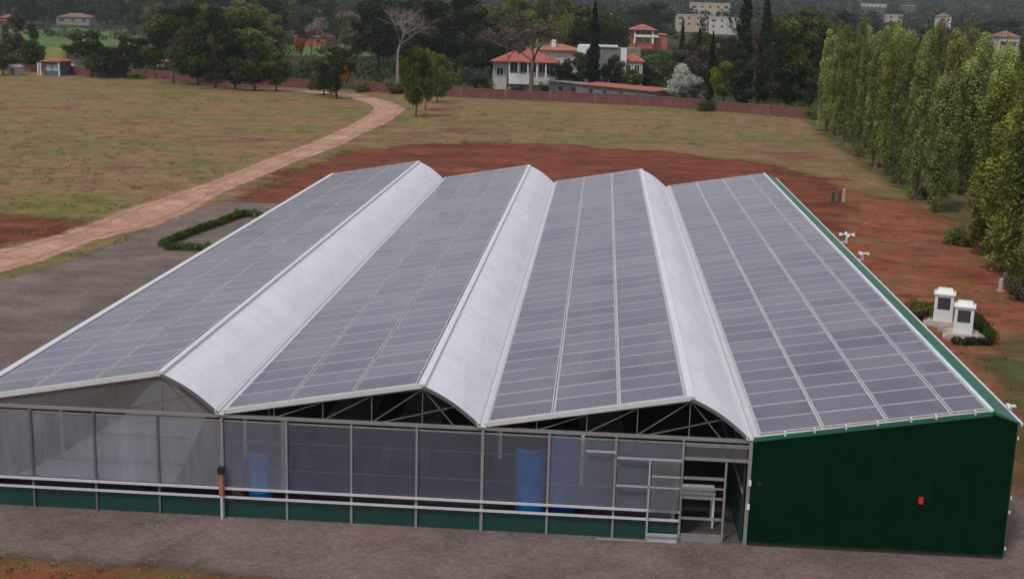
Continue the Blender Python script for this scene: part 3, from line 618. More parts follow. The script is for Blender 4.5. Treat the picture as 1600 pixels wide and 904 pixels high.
def broad_template(seed, w=1., hgt_=12., trunk=.22, n=2600, leaf=.55, kind='round'):
    r = random.Random(seed); cl_ = []; mb = MB(); Hh = hgt_
    t0 = trunk*Hh; lean = r.uniform(-.3, .3)
    mb.tube([(0, 0, -.2), (.05, 0, t0*.5), (lean*.5, .05, t0), (lean, .1, Hh*.62), (lean, 0, Hh*.88)], [.30, .24, .2, .11, .03], 7)
    k = 26 if kind == 'round' else 22
    for i in range(k):
        a = r.uniform(0, 2*math.pi); q = r.uniform(0, 1)**.6; zz = r.uniform(.0, 1.)
        env = math.sin(math.pi*min(1, .12+zz*.80))**.65 if kind == 'round' else (1-zz)**.6*.8+.25
        rad = q*w*Hh*.36*env; x, y, z = rad*math.cos(a)+lean, rad*math.sin(a), t0+.06*Hh+zz*(Hh*.92-t0-.06*Hh)
        cr_ = Hh*r.uniform(.075, .145)*(1.1-.3*zz); cl_.append((x, y, z, cr_*1.25, cr_*1.25, cr_*.9))
        if i % 3 == 0: mb.tube([(lean*.7, .05, t0+(z-t0)*.35), (lean+(x-lean)*.5, y*.5, t0+(z-t0)*.65), (x, y, z)], [.1, .06, .02], 5)
    cl_.append((lean, 0, Hh*.92, Hh*.07, Hh*.07, Hh*.07))
    return cl_, mb
def cyp_template(seed, Hh=16., w=1.25):
    r = random.Random(seed); cl_ = []; mb = MB(); mb.tube([(0, 0, -.2), (0, 0, Hh*.5), (0, 0, Hh*.95)], [.22, .14, .02], 6)
    for i in range(46):
        zz = (i+.5)/46; env = (min(1, zz*7+.35))*((1-zz)**.62)*1.12; a = r.uniform(0, 6.28); q = r.uniform(.2, .6)*w*env
        cl_.append((q*math.cos(a), q*math.sin(a), .35+zz*(Hh-.6), w*env*.62+.08, w*env*.62+.08, .75))
    return cl_, mb
def pop_template(seed, Hh=15., w=1.45):
    r = random.Random(seed); cl_ = []; mb = MB(); mb.tube([(0, 0, -.2), (r.uniform(-.1, .1), 0, Hh*.3), (r.uniform(-.2, .2), 0, Hh*.95)], [.17, .12, .02], 6)
    ns = r.randint(5, 7)
    for s_ in range(ns):                                   # upright leaders
        a = 6.28*s_/ns+r.uniform(-.4, .4); top = r.uniform(.72, 1.0); rr = r.uniform(.25, .75)*w
        z = Hh*r.uniform(.06, .22)
        while z < Hh*top:
            f = z/Hh; env = min(1, .35+f*3)*(1-max(0, f-.55)*1.3)
            x, y = rr*env*math.cos(a)+r.uniform(-.18, .18), rr*env*math.sin(a)+r.uniform(-.18, .18)
            cl_.append((x, y, z, r.uniform(.28, .46), r.uniform(.28, .46), r.uniform(.6, 1.1))); z += r.uniform(.6, 1.15)
        mb.tube([(0, 0, Hh*.12), (rr*.8*math.cos(a), rr*.8*math.sin(a), Hh*.4), (rr*.5*math.cos(a), rr*.5*math.sin(a), Hh*top*.95)], [.06, .04, .01], 4)
    return cl_, mb
def bare_template(seed, Hh=16., spread=.42, depth=5, r0=.36, trunkf=.36):
    r = random.Random(seed); mb = MB(); tips = []
    def br(p, d, ln, rad, dep):
        q = p+d*ln*.5+Vector((r.uniform(-.1, .1), r.uniform(-.1, .1), 0))*ln*.5; e_ = p+d*ln
        mb.tube([p, q, e_], [rad, rad*.82, rad*.66], 6 if dep > 3 else 4, cap=False)
        if dep == 0: tips.append(e_); return
        for i in range(r.choice((2, 3, 3)) if trunkf < .25 or dep < depth-1 else 4):
            nd = (d+Vector((r.gauss(0, 1), r.gauss(0, 1), r.gauss(.25, .5)))*spread).normalized()
            br(e_, nd, ln*r.uniform(.62, .85), rad*.6, dep-1)
    mb.tube([(0, 0, -.2), (0, 0, Hh*trunkf)], [r0*1.15, r0*.9], 8, cap=False)
    br(Vector((0, 0, Hh*trunkf)), Vector((r.uniform(-.1, .1), 0, 1)).normalized(), Hh*.17, r0*.85, depth)
    return tips, mb
TP = {}
def reg(key, cl_, mb, n, leaf, bark, H0, seed, up_=.0):
    TP[key] = dict(crown=leaves_mesh('crown', cl_, n, leaf, LM['mid'], up_, seed), trunk=mb.mesh('trunk', bark), H=H0, W=2*max(abs(c[0])+c[3] for c in cl_))
for i in range(5):
    c_, mb = broad_template(20+i, [1.1, 1.35, .95, 1.25, 1.5][i], trunk=[.15, .12, .18, .13, .16][i]); reg('broad%d' % i, c_, mb, 4800, .55, M['bark'], 12., i)
for i in range(2):
    c_, mb = broad_template(60+i, .95, kind='cone', trunk=.12); reg('cone%d' % i, c_, mb, 3000, .42, M['bark'], 12., 60+i)
for i in range(3):
    c_, mb = cyp_template(80+i, w=[1.2, 1.35, 1.05][i]); reg('cyp%d' % i, c_, mb, 9000, .34, M['bark'], 16., 80+i, .3)
for i in range(5):
    c_, mb = pop_template(100+i, w=[1.3, 1.55, 1.2, 1.4, 1.6][i]); reg('pop%d' % i, c_, mb, 14000, .165, M['barkm'], 15., 100+i)
def bush_template(seed):
    r = random.Random(seed); cl_ = [(r.uniform(-.7, .7), r.uniform(-.7, .7), r.uniform(.35, 1.45), r.uniform(.35, .6), r.uniform(.35, .6), r.uniform(.3, .5)) for _ in range(14)]
    mb = MB(); [mb.tube([(0, 0, -.1), (r.uniform(-.5, .5), r.uniform(-.5, .5), 1.1)], [.06, .02], 5) for _ in range(5)]; return cl_, mb
for i in range(3):
    c_, mb = bush_template(120+i); reg('bush%d' % i, c_, mb, 1500, .17, M['bark'], 1.9, 120+i)
# thin twiggy crown (leafless but dense)
for i in range(2):
    tips, mb = bare_template(140+i, 13., .55, 5, .2, .2); cl_ = [(t.x, t.y, t.z, .55, .55, .5) for t in tips]; Hm = max(t.z for t in tips)
    TP['twig%d' % i] = dict(crown=leaves_mesh('crown', cl_, 5000, .20, LM['brown'], 0, 140+i), trunk=mb.mesh('trunk', M['barkm']), H=Hm, W=2*max(max(abs(t.x), abs(t.y)) for t in tips))
tips, mb = bare_template(153, 17., .62, 5, .20, .30); TP['bare'] = dict(crown=leaves_mesh('crown', [(t.x, t.y, t.z-.1, .5, .5, .5) for t in tips], 900, .16, LM['twigs'], 0, 151), trunk=mb.mesh('trunk', M['barkw']), H=max(t.z for t in tips), W=2*max(max(abs(t.x), abs(t.y)) for t in tips))
def put(key, x, y, h, wd, mat, name, label, cat='tree', group=None, parts=True, z0=None):
    T = TP[key]; e = empty(name, (x, y, hgt(x, y)-.02 if z0 is None else z0), label, cat, group, rz=random.uniform(0, 6.28))
    sz = h/T['H']; sx = wd/T['W'] if wd else sz; e.scale = (sx, sx, sz)
    t = link('trunk', T['trunk'], e)
    if T['crown']:
        c = link('crown', T['crown'], e)
        if mat and mat != 'mid': c.material_slots[0].link = 'OBJECT'; c.material_slots[0].material = LM[mat]
    return e
def tree_px(key, u, vt, wpx, mat, name, label, vb=None, Y=None, cat='tree', group=None):
    if Y is None: Y = G(u, vb).y
    p = P(u, vt, Y); g0 = hgt(p.x, Y); D = Y-CY
    return put(key, p.x, Y, p.z-g0, wpx*D/F, mat, name, label, cat, group)
c_, mb = broad_template(170, 1.35, trunk=.08, kind='round'); c_ += [(a[0]*.6, a[1]*.6, a[2]*.9+.3, a[3]*1.2, a[4]*1.2, a[5]*1.2) for a in c_]; reg('puff', c_, mb, 9000, .5, M['bark'], 12., 170)
TR = [  # key, u, top v, width px, foliage, base v / depth, name, label
 ('broad0', 140, 47, 66, 'dark', 121, None, 'broadleaf_tree', 'dark round tree standing alone at the edge of the field, right of the hut'),
 ('broad3', 178, 84, 32, 'mid', 122, None, 'broadleaf_tree', 'small tree with a thin trunk just right of the dark round tree'),
 ('broad1', 268, 22, 88, 'mid', 131, None, 'broadleaf_tree', 'tall broad tree with thick trunk, leftmost of the big clump by the wall'),
 ('broad2', 308, 62, 50, 'dark', 133, None, 'broadleaf_tree', 'dark tree between the two tallest trees of the clump by the wall'),
 ('broad4', 333, 10, 104, 'dark', 137, None, 'broadleaf_tree', 'tallest dark tree of the clump at the field edge'),
 ('broad0', 366, 64, 56, 'dark', 139, None, 'broadleaf_tree', 'dark round tree right of the tallest tree of the clump'),
 ('broad3', 397, 52, 64, 'dark', 142, None, 'broadleaf_tree', 'dark bluish green tree near the right end of the clump'),
 ('broad2', 431, 80, 44, 'mid', 143, None, 'broadleaf_tree', 'lower green tree at the right of the clump, by the road end'),
 ('broad3', 506, 88, 44, 'olive', 149, None, 'broadleaf_tree', 'small olive tree at the road bend, left of its darker neighbour'),
 ('broad0', 526, 70, 52, 'mid', 154, None, 'broadleaf_tree', 'tree with a dark trunk beside the inside of the road bend'),
 ('broad2', 651, 70, 44, 'yellow', 183, None, 'broadleaf_tree', 'yellow green tree, nearest of the three by the road curve'),
 ('broad1', 666, 74, 42, 'olive', 173, None, 'broadleaf_tree', 'middle one of the three trees by the road curve'),
 ('broad3', 684, 84, 36, 'mid', 160, None, 'broadleaf_tree', 'farthest of the three trees by the road curve'),
 ('broad4', 2, 66, 54, 'dark', 117, None, 'broadleaf_tree', 'dark tree cut by the left edge of the picture'),
 ('broad1', 25, 22, 52, 'brown', 106, None, 'broadleaf_tree', 'brownish olive tree behind the white shed at the far left'),
 ('broad2', 50, 62, 36, 'dark', 112, None, 'broadleaf_tree', 'small dark tree just left of the red roofed hut'),
 ('broad0', 195, 54, 40, 'dark', 118, None, 'broadleaf_tree', 'dark tree behind the small thin trunked tree'),
 ('broad2', 220, 58, 36, 'dark', 120, None, 'broadleaf_tree', 'dark tree left of the big clump, in front of the pale wall'),
 ('twig0', 833, 36, 150, 'twigs', None, 196, 'bare_tree', 'wide leafless pinkish brown tree in front of the villa'),
 ('twig1', 795, 48, 60, 'twigs', None, 205, 'bare_tree', 'thin leafless tree left of the wide one in front of the villa'),
 ('bare', 622, 8, 140, 'twigs', None, 196, 'bare_tree', 'bare white barked tree with forked limbs behind the wall'),
 ('twig1', 528, 22, 96, 'twigs', None, 235, 'bare_tree', 'large brown leafless tree left of the white barked tree'),
 ('twig0', 486, 40, 60, 'brown', None, 262, 'bare_tree', 'brown leafless tree behind the green strip'),
 ('broad1', 668, 0, 90, 'dark', None, 250, 'broadleaf_tree', 'dark tall tree right behind the bare white tree'),
 ('broad4', 715, -6, 96, 'dark', None, 262, 'broadleaf_tree', 'dark tall tree left of the villa'),
 ('broad2', 592, 2, 80, 'dark', None, 285, 'broadleaf_tree', 'dark tree filling in behind the left of the bare white tree'),
 ('broad0', 906, 80, 54, 'dark', None, 212, 'broadleaf_tree', 'round dark tree covering the middle of the villa, left of the tall cypress'),
 ('bush1', 746, 102, 60, 'blue', None, 206, 'shrub', 'wide blue green shrub left of the villa wall'),
 ('bush0', 712, 110, 30, 'yellow', None, 206, 'shrub', 'yellowish shrub left of the blue green shrub'),
 ('cyp0', 931, 2, 24, 'cyp', None, 206, 'cypress_tree', 'tall narrow dark cypress in front of the villa'),
 ('cyp1', 1169, -22, 36, 'cyp', None, 186, 'cypress_tree', 'thickest and tallest cypress behind the wall on the right'),
 ('cyp2', 1201, -14, 23, 'cyp', None, 200, 'cypress_tree', 'slim tall cypress just right of the thickest one'),
 ('cyp0', 1115, 48, 12, 'cyp', None, 200, 'cypress_tree', 'very slim short cypress right of the white blossoming tree'),
 ('cyp2', 1094, 44, 13, 'cyp', None, 240, 'cypress_tree', 'slim cypress behind the white blossoming tree'),
 ('cyp1', 1068, 28, 11, 'cyp', None, 300, 'cypress_tree', 'slim far cypress beside the red house'),
 ('puff', 1066, 97, 76, 'white', None, 183, 'blossoming_tree', 'round white blossoming tree behind the wall'),
 ('broad1', 1084, 140, 50, 'dark', None, 181, 'broadleaf_tree', 'low dark tree in front of the white blossoming tree'),
 ('broad2', 1134, 94, 42, 'yellow', None, 192, 'broadleaf_tree', 'yellow green tree left of the thickest cypress'),
 ('broad4', 1248, 46, 92, 'mid', None, 180, 'broadleaf_tree', 'wide dark tree at the right end of the wall, before the poplars'),
 ('broad1', 1220, 100, 56, 'dark', None, 178, 'broadleaf_tree', 'lower dark tree just right of the slim tall cypress'),
 ('twig0', 1232, 34, 76, 'brown', None, 215, 'bare_tree', 'brownish leafless tree behind the wide dark tree by the poplars'),
 ('twig1', 1195, 80, 38, 'brown', None, 184, 'bare_tree', 'small pinkish bare tree at the foot of the slim cypress'),
 ('broad0', 1268, 100, 44, 'dark', None, 176, 'broadleaf_tree', 'dark tree touching the first poplar'),
 ('broad3', 1090, 70, 60, 'brown', None, 235, 'broadleaf_tree', 'reddish brown tree behind the white blossoming tree'),
 ('broad1', 1032, 84, 54, 'mid', None, 255, 'broadleaf_tree', 'green tree below the red house'),
 ('broad0', 1010, 96, 36, 'dark', None, 222, 'broadleaf_tree', 'dark tree right of the villa annex'),
 ('broad2', 962, 84, 30, 'dark', None, 213, 'broadleaf_tree', 'dark tree right of the tall cypress in front of the grey wing'),
 ('broad3', 880, 34, 66, 'olive', None, 270, 'broadleaf_tree', 'olive tree rising behind the villa roof'),
 ('broad0', 770, 30, 70, 'mid', None, 268, 'broadleaf_tree', 'green tree behind the left end of the villa'),
 ('broad4', 825, 22, 80, 'olive', None, 300, 'broadleaf_tree', 'olive green tree high behind the villa'),
 ('broad2', 958, 20, 44, 'dark', None, 330, 'broadleaf_tree', 'dark green tree behind the tall cypress, left of the red house'),
 ('broad4', 1020, 4, 70, 'dark', None, 560, 'broadleaf_tree', 'dark tree rising right behind the red house'),
 ('broad1', 956, 92, 30, 'dark', None, 207, 'broadleaf_tree', 'low dark tree touching the right side of the tall cypress'),
 ('broad2', 990, 108, 30, 'mid', None, 209, 'broadleaf_tree', 'low green tree in front of the small annex of the villa'),
 ('broad0', 882, 96, 40, 'dark', None, 209, 'broadleaf_tree', 'dark reddish green tree just left of the round dark one at the villa'),

 ('broad1', 1492, 84, 56, 'olive', 296, None, 'broadleaf_tree', 'olive tree with low crown seen through the gap in the poplar row'),
 ('broad3', 1520, 100, 50, 'brown', 290, None, 'broadleaf_tree', 'brownish tree behind the gap in the poplar row'),
 ('twig0', 1488, 34, 60, 'twigs', None, 118, 'bare_tree', 'grey leafless tree standing among the poplars'),
]
for (k, u, vt, wp, mt_, vb, Y, nm, lb) in TR: tree_px(k, u, vt, wp*(1.3 if k[:3] in ('bro', 'cyp') else 1), mt_, nm, lb, vb, Y, 'tree' if nm != 'shrub' else 'shrub')
for u, v, wpx, Y in ((421, 68, 14, 225), (537, 80, 14, 215), (541, 96, 14, 205), (717, 100, 8, 210), (470, 56, 20, 330)):
    p = P(u, v, Y); put('bush2', p.x, Y, max(1.2, p.z), wpx*(Y-CY)/F, 'orange', 'flowering_shrub', 'orange flowering shrub among the trees behind the wall', 'shrub', 'orange flowering shrubs behind the wall')
for u, vt, w_, Y, mt_ in ((812, 134, 30, 206, 'dark'), (888, 132, 36, 208, 'mid'), (945, 122, 30, 206, 'dark'), (850, 128, 24, 208, 'hedge')):
    p = P(u, vt, Y); put('bush0', p.x, Y, max(1., p.z), w_*(Y-CY)/F, mt_, 'shrub', 'clipped green shrub at the foot of the villa wall', 'shrub', 'garden shrubs at the foot of the villa')
# poplar row on the right
rows = []
prow = [(1290, 205, 36), (1303, 212, 30), (1317, 221, 26), (1330, 232, 22), (1346, 243, 24), (1368, 262, 28), (1386, 274, 36), (1404, 288, 42), (1430, 312, 44), (1459, 331, 84), (1536, 398, 92), (1590, 442, 86)]
ords = ['first', 'second', 'third', 'fourth', 'fifth', 'sixth', 'seventh', 'eighth', 'ninth', 'tenth', 'eleventh', 'twelfth']
prow += [(1568, 424, 104), (1630, 478, 78)]; ords += ['thirteenth', 'fourteenth']
for i, (u, v, vt) in enumerate(prow):
    p = G(u, v); q = P(u, vt, p.y); wd = [3.2, 2.9, 3.1, 2.8, 3.2, 2.9, 3.3, 3.0, 3.2, 3.3, 3.7, 3.8, 3.5, 3.9][i]
    put('pop%d' % (i % 5), p.x, p.y, q.z, wd, 'poplary' if i in (10, 11, 12, 13, 2, 6) else 'poplar', 'poplar_tree', '%s poplar of the front row beside the red soil, counted from the far end' % ords[i], 'tree', 'poplars of the front row')
for i in range(15):
    y = 148-i*7.6+random.uniform(-1, 1); x = 46.5-i*.05+random.uniform(-.6, .6)+(.8 if i > 8 else 0)
    put('pop%d' % ((i*2+1) % 5), x, y, random.uniform(14.5, 17) if i < 11 else random.uniform(12, 14), random.uniform(3.2, 4.2), 'poplary' if random.random() < .45 else 'poplar', 'poplar_tree', 'yellowing poplar in the second row behind the front poplars', 'tree', 'poplars of the second row')
for i in range(12):
    y = 140-i*8.5; x = 53+random.uniform(-1, 1)
    put('pop%d' % ((i*3+2) % 5), x, y, random.uniform(12, 16), random.uniform(3.6, 4.6), random.choice(['poplary', 'poplar', 'olive']), 'poplar_tree', 'poplar in the third row at the right edge of the picture', 'tree', 'poplars of the third row')
# low sprouts at the poplar feet
for u, v in ((1490, 382), (1512, 385), (1478, 300), (1500, 305), (1525, 300), (1585, 460), (1448, 312), (1375, 260), (1340, 245), (1545, 330), (1440, 500), (1590, 470)):
    p = G(u, v); put('bush%d' % random.randint(0, 2), p.x, p.y, random.uniform(.8, 1.6), random.uniform(1.4, 2.4), random.choice(['hedge', 'olive', 'brown']), 'shrub', 'low wild shrub near the poplar trunks', 'shrub', 'wild shrubs by the poplars')

# hedges
def hedge(path, h, wd, name, label, mat='hedge', leaf=.09, dens=420):
    cl_ = []; mb = MB(); o = path[0]
    for a, b in zip(path[:-1], path[1:]):
        ln = (b-a).length; k = max(2, int(ln/.33))
        for i in range(k):
            p = a+(b-a)*((i+.5)/k)-o; hh = h*random.uniform(.8, 1.12)
            cl_.append((p.x+random.uniform(-.06, .06), p.y+random.uniform(-.06, .06), hh*.55, wd*.6, wd*.6, hh*.5))
            if i % 2 == 0: mb.tube([(p.x, p.y, 0), (p.x, p.y, hh*.6)], [.03, .015], 4)
    e = empty(name, (o.x, o.y, 0), label, 'hedge')
    link('foliage', leaves_mesh('foliage', cl_, int(dens*len(cl_)*.7), leaf, LM[mat], .1, 5), e); mb.build('stems', M['bark'], e)
hedge(g((252, 386), (297, 368), (342, 352), (388, 336)), .5, .7, 'clipped_hedge', 'long side of the green hedge round the planting bed left of the greenhouse')
hedge(g((256, 391), (290, 392), (330, 393)), .6, .5, 'clipped_hedge', 'short near side of the hedge round the planting bed, beside the gravel')
hedge(g((366, 338), (385, 339), (410, 341)), .6, .5, 'clipped_hedge', 'short far side of the hedge round the planting bed')
hedge(g((1519, 505), (1533, 518), (1549, 538)), .75, .55, 'clipped_hedge', 'green hedge right of the white cooling units')
hedge(g((1549, 540), (1515, 539), (1486, 538)), .45, .5, 'clipped_hedge', 'low dark hedge in front of the cooling units', 'dark')
hedge(g((1436, 491), (1450, 489), (1465, 487)), .55, .5, 'clipped_hedge', 'low dark hedge behind the cooling units', 'dark')

# ================================================================== BOUNDARY WALL
wl = [(-60, 108), (60, 113), (150, 119), (270, 125), (400, 133), (484, 138.5)], [(556, 142), (640, 147), (720, 152), (860, 158), (1000, 165), (1100, 172), (1200, 180), (1287, 187)]
for k, seg in enumerate(wl):
    pts = g(*seg); o = pts[0]
    e = empty('boundary_wall', o, ['red brick boundary wall behind the trees left of the road', 'long low red brick boundary wall below the villa, right of the road'][k], 'wall')
    wb = MB(); cp = MB(); pr = MB(); Hw = 1.55
    for a, b in zip(pts[:-1], pts[1:]):
        nseg = max(1, int((b-a).length/6))
        for i in range(nseg):
            p, q = a+(b-a)*i/nseg-o, a+(b-a)*(i+1)/nseg-o; hh = Hw+random.uniform(-.12, .12)
            d = (q-p).normalized(); 
            wb.bar(p+Vector((0, 0, hh/2)), q+Vector((0, 0, hh/2)), .28, hh); cp.bar(p+Vector((0, 0, hh+.05)), q+Vector((0, 0, hh+.05)), .4, .09)
            pr.box(p.x-.22, p.x+.22, p.y-.22, p.y+.22, 0, hh+.2)
    wb.build('masonry', M['brick'], e); cp.build('coping', M['coping'], e); pr.build('piers', M['coping'], e)

# ================================================================== HOUSES
def hip(mb, x0, x1, y0, y1, z0, z1, ov=.4, gable=False, th=.12):
    x0 -= ov; x1 += ov; y0 -= ov; y1 += ov; ym = (y0+y1)/2; i = 0 if gable else min((y1-y0)/2, (x1-x0)/2*.9)
    mb.add([(x0, y0, z0), (x1, y0, z0), (x1, y1, z0), (x0, y1, z0), (x0+i, ym, z1), (x1-i, ym, z1), (x0, y0, z0-th), (x1, y0, z0-th), (x1, y1, z0-th), (x0, y1, z0-th)],
        [(0, 1, 5, 4), (2, 3, 4, 5), (1, 2, 5), (3, 0, 4), (0, 6, 7, 1), (1, 7, 8, 2), (2, 8, 9, 3), (3, 9, 6, 0), (9, 8, 7, 6)])
def win(par, x, z, w_, h_, y, fm=None, gm=None):
    f = MB(); f.box(x-w_/2-.08, x+w_/2+.08, y-.07, y+.05, z-.08, z); f.box(x-w_/2-.08, x+w_/2+.08, y-.07, y+.05, z+h_, z+h_+.08); f.box(x-w_/2-.08, x-w_/2, y-.068, y+.05, z, z+h_); f.box(x+w_/2, x+w_/2+.08, y-.068, y+.05, z, z+h_); f.box(x-.03, x+.03, y-.05, y+.04, z, z+h_)
    o = f.build('window', fm or M['white'], par); MB().box(x-w_/2, x+w_/2, y-.03, y+.03, z, z+h_).build('pane', gm or M['glass'], o)
Yh = 212.
def xh(u, Y=Yh): return P(u, 110, Y).x
xa, xb, xc = xh(770), xh(867), xh(925)
villa = empty('villa', (xa, Yh, 0), 'white villa with red tiled roofs and a white balcony beyond the boundary wall', 'house')
VO = Vector((xa, Yh, 0)); W1 = xb-xa
zt = lambda v, u=820, Y=Yh: P(u, v, Y).z
ez = zt(97); rz_ = zt(74, 820, Yh+5)
wm = MB(); wm.box(0, W1, 0, 9, 0, ez); wm.build('wall', M['render_w'], villa)
mb = MB(); hip(mb, 0, W1, -1.2, 9, ez+.1, rz_, .5); mb.build('roof', M['tile'], villa)
xs_ = [W1*t for t in (.34, .5, .64, .80, .92)]
for x in xs_: win(villa, x, zt(113), 1.3, 1.9, -.04)
win(villa, W1*.12, zt(118), 1.2, 1.3, -.04)
for x in (W1*.27, W1*.42, W1*.57, W1*.72, W1*.86): MB().box(x-.14, x+.14, -1.35, -1.1, zt(131), ez-.05).build('column', M['white'], villa)
bl = MB(); bl.box(W1*.27, W1*.60, -1.5, -1.38, zt(131), zt(115)); bl.build('balcony_parapet', M['white'], villa)
MB().box(W1*.25, W1-.1, -1.37, -.02, zt(132), zt(130)).build('terrace', M['render_w'], villa)
MB().box(W1*.62, W1*.97, -1.5, -1.38, zt(126), zt(120)).build('terrace_wall', M['render_w'], villa)
# upper block behind
xu0, xu1 = xh(836, Yh+8)-xa, xh(905, Yh+8)-xa; zu = P(850, 78, Yh+8).z
MB().box(xu0, xu1, 9.05, 16, 0, zu).build('upper_wall', M['render_w'], villa)
mb = MB(); hip(mb, xu0, xu1, 8.6, 16, zu+.05, P(850, 68, Yh+12).z, .4); mb.build('upper_roof', M['tileo'], villa)
cxx = xh(851, Yh+12)-xa; MB().box(cxx-1.9, cxx+1.3, 12, 14, zu, P(850, 58, Yh+13).z).box(cxx-2.0, cxx+1.4, 11.9, 14.1, P(850, 58, Yh+13).z, P(850, 57, Yh+13).z).build('roof_room', M['grey_wall'], villa)
cxx = xh(864, Yh+11)-xa; MB().box(cxx-.4, cxx+.4, 10, 10.8, zu, P(864, 62, Yh+11).z).build('chimney', M['white'], villa)
cxx = xh(909, Yh+2)-xa; MB().box(cxx-1.0, cxx+1.2, 2, 4, zt(100, 909), zt(72, 909)).build('chimney_block', M['white'], villa)
MB().box(xu1+.05, xh(1000, Yh+8)-xa, 9.5, 15, 0, P(960, 75, Yh+9).z).build('wing_wall', M['grey_wall'], villa)
MB().box(xu1-.3, xh(964, Yh+8)-xa, 9.2, 15.3, P(960, 74.5, Yh+9).z, P(960, 72, Yh+9).z).build('flat_roof', M['rim'], villa)
x0_, x1_ = xh(974, Yh+2)-xa, xh(1004, Yh+2)-xa
MB().box(x0_, x1_, 2, 9, 0, P(990, 96, Yh+2).z).build('annex_wall', M['beige'], villa); mb = MB(); hip(mb, x0_, x1_, 2, 9, P(990, 96, Yh+2).z+.05, P(990, 84, Yh+5).z, .4); mb.build('annex_roof', M['tile'], villa)
cxx = xh(974, Yh+1)-xa; MB().box(cxx-.6, cxx+.5, .6, 1.8, 0, P(974, 76, Yh+1).z).build('annex_chimney', M['white'], villa)
for x in (x0_+.9, x0_+2.6): win(villa, x, P(990, 112, Yh+2).z, .9, 1.3, 1.95)
# low outbuilding with a long red roof
a, b = P(858, 138, 202), P(1024, 147, 181); a.z = b.z = 0
d = (b-a); ln = d.length; rz = math.atan2(d.y, d.x)
ob = empty('outbuilding', (a.x, a.y, 0), 'long low grey outbuilding with a sloping red tiled roof behind the wall', 'building', rz=rz)
hz = 2.35
MB().box(0, ln, 0, 3.3, 0, hz).build('wall', M['grey_wall'], ob)
MB().add([(ln*.33, -.4, hz+.0), (ln+.3, -.4, hz), (ln+.3, 3.6, hz+.35), (ln*.33, 3.6, hz+.35), (ln*.33, -.4, hz+.12), (ln+.3, -.4, hz+.12), (ln+.3, 3.6, hz+.47), (ln*.33, 3.6, hz+.47)], [(0,3,2,1),(4,5,6,7),(0,1,5,4),(1,2,6,5),(2,3,7,6),(3,0,4,7)]).build('tiled_roof', M['tile'], ob)
MB().box(-.2, ln*.32, -.3, 3.5, hz+.003, hz+.15).build('flat_roof', M['concrete'], ob)
for t in (.12, .25, .42, .55, .7, .85): win(ob, ln*t, .9, .9, .8, -.04, M['metald'])
# hut with red roof at the far left
p = G(82, 118)
ht = empty('garden_hut', p, 'small hut with a faded red roof and pale blue windows at the far left', 'hut'); sc = (p.y-CY)/F
MB().box(-14*sc, 14*sc, 0, 5, 0, 22*sc).build('wall', M['metald'], ht); mb = MB(); hip(mb, -15*sc, 14*sc, -.5, 5.5, 22*sc+.05, 28*sc, .3); mb.build('roof', M['tile'], ht)
for x in (-10, 1): MB().box(x*sc, (x+9)*sc, -.09, -.02, 7*sc, 17*sc).build('window', plain('pale_blue_glass', (.35, .42, .5), .3), ht)
for x in (-19, -15, 15): MB().box(x*sc-.1, x*sc+.1, -1.2, -1, 0, 20*sc).build('porch_post', M['white'], ht)
p = G(20, 117); e = empty('store_shed', p, 'small pinkish white shed left of the red roofed hut', 'shed'); MB().box(-1.2, 1.2, 0, 2.2, 0, 1.5).build('wall', M['render_w'], e); mb = MB(); hip(mb, -1.2, 1.2, 0, 2.2, 1.52, 1.9, .2, True); mb.build('roof', M['rim'], e)
MB().box(-.4, .4, -.05, -.01, 0, 1.2).build('door', M['grey_wall'], e)
p = G(108, 112); e = empty('store_shed', p, 'pale little building half hidden right of the hut', 'shed'); MB().box(-1.1, 1.1, 0, 2, 0, 2.0).build('wall', M['render_w'], e); MB().box(-1.3, 1.3, -.2, 2.2, 2.003, 2.15).build('roof', M['grey_wall'], e)
# cream building behind the clump
p = G(240, 113); e = empty('low_house', p, 'pale low building half hidden behind the trees left of the big clump', 'building'); MB().box(-2.5, 2.5, 0, 4, 0, 2.2).build('wall', M['beige'], e); mb = MB(); hip(mb, -2.5, 2.5, 0, 4, 2.25, 3.1, .3); mb.build('roof', M['coping'], e); win(e, 0, .8, 1, .9, -.04)
# the red house on the rise
Yr = 500.; x0_, x1_ = P(983, 60, Yr).x, P(1024, 60, Yr).x; g0 = hgt(x0_, Yr); zz = lambda v: P(1003, v, Yr).z
rh = empty('red_house', (x0_, Yr, g0), 'salmon red house with a tiled gable and white balcony railings above the trees', 'house'); Wr = x1_-x0_
MB().box(0, Wr, 0, 9, 0, zz(47)).build('wall', M['salmon'], rh)
mb = MB(); hip(mb, 0, Wr, -1.5, 9, zz(47)+.1, zz(38), .8); mb.build('roof', M['tile'], rh)
MB().box(Wr*.18, Wr*.24, -1.4, -1.1, zz(68), zz(48)).build('column', M['white'], rh); MB().box(Wr*.86, Wr*.93, -1.4, -1.1, zz(68), zz(48)).build('column', M['white'], rh)
MB().box(Wr*.24, Wr+1.2, -1.6, -1.45, zz(58), zz(54.5)).build('balcony_rail', M['white'], rh)
for x, z in ((.33, 54), (.58, 54), (.75, 54), (.4, 66), (.68, 66)): win(rh, Wr*x, zz(z), 1.8, 1.5, -.04)
MB().box(Wr+.1, Wr+5, 2, 8, 0, zz(54)).build('wing', M['salmon'], rh); mb = MB(); hip(mb, Wr+.1, Wr+5, 2, 8, zz(54)+.05, zz(51), .4); mb.build('wing_roof', M['tile'], rh)
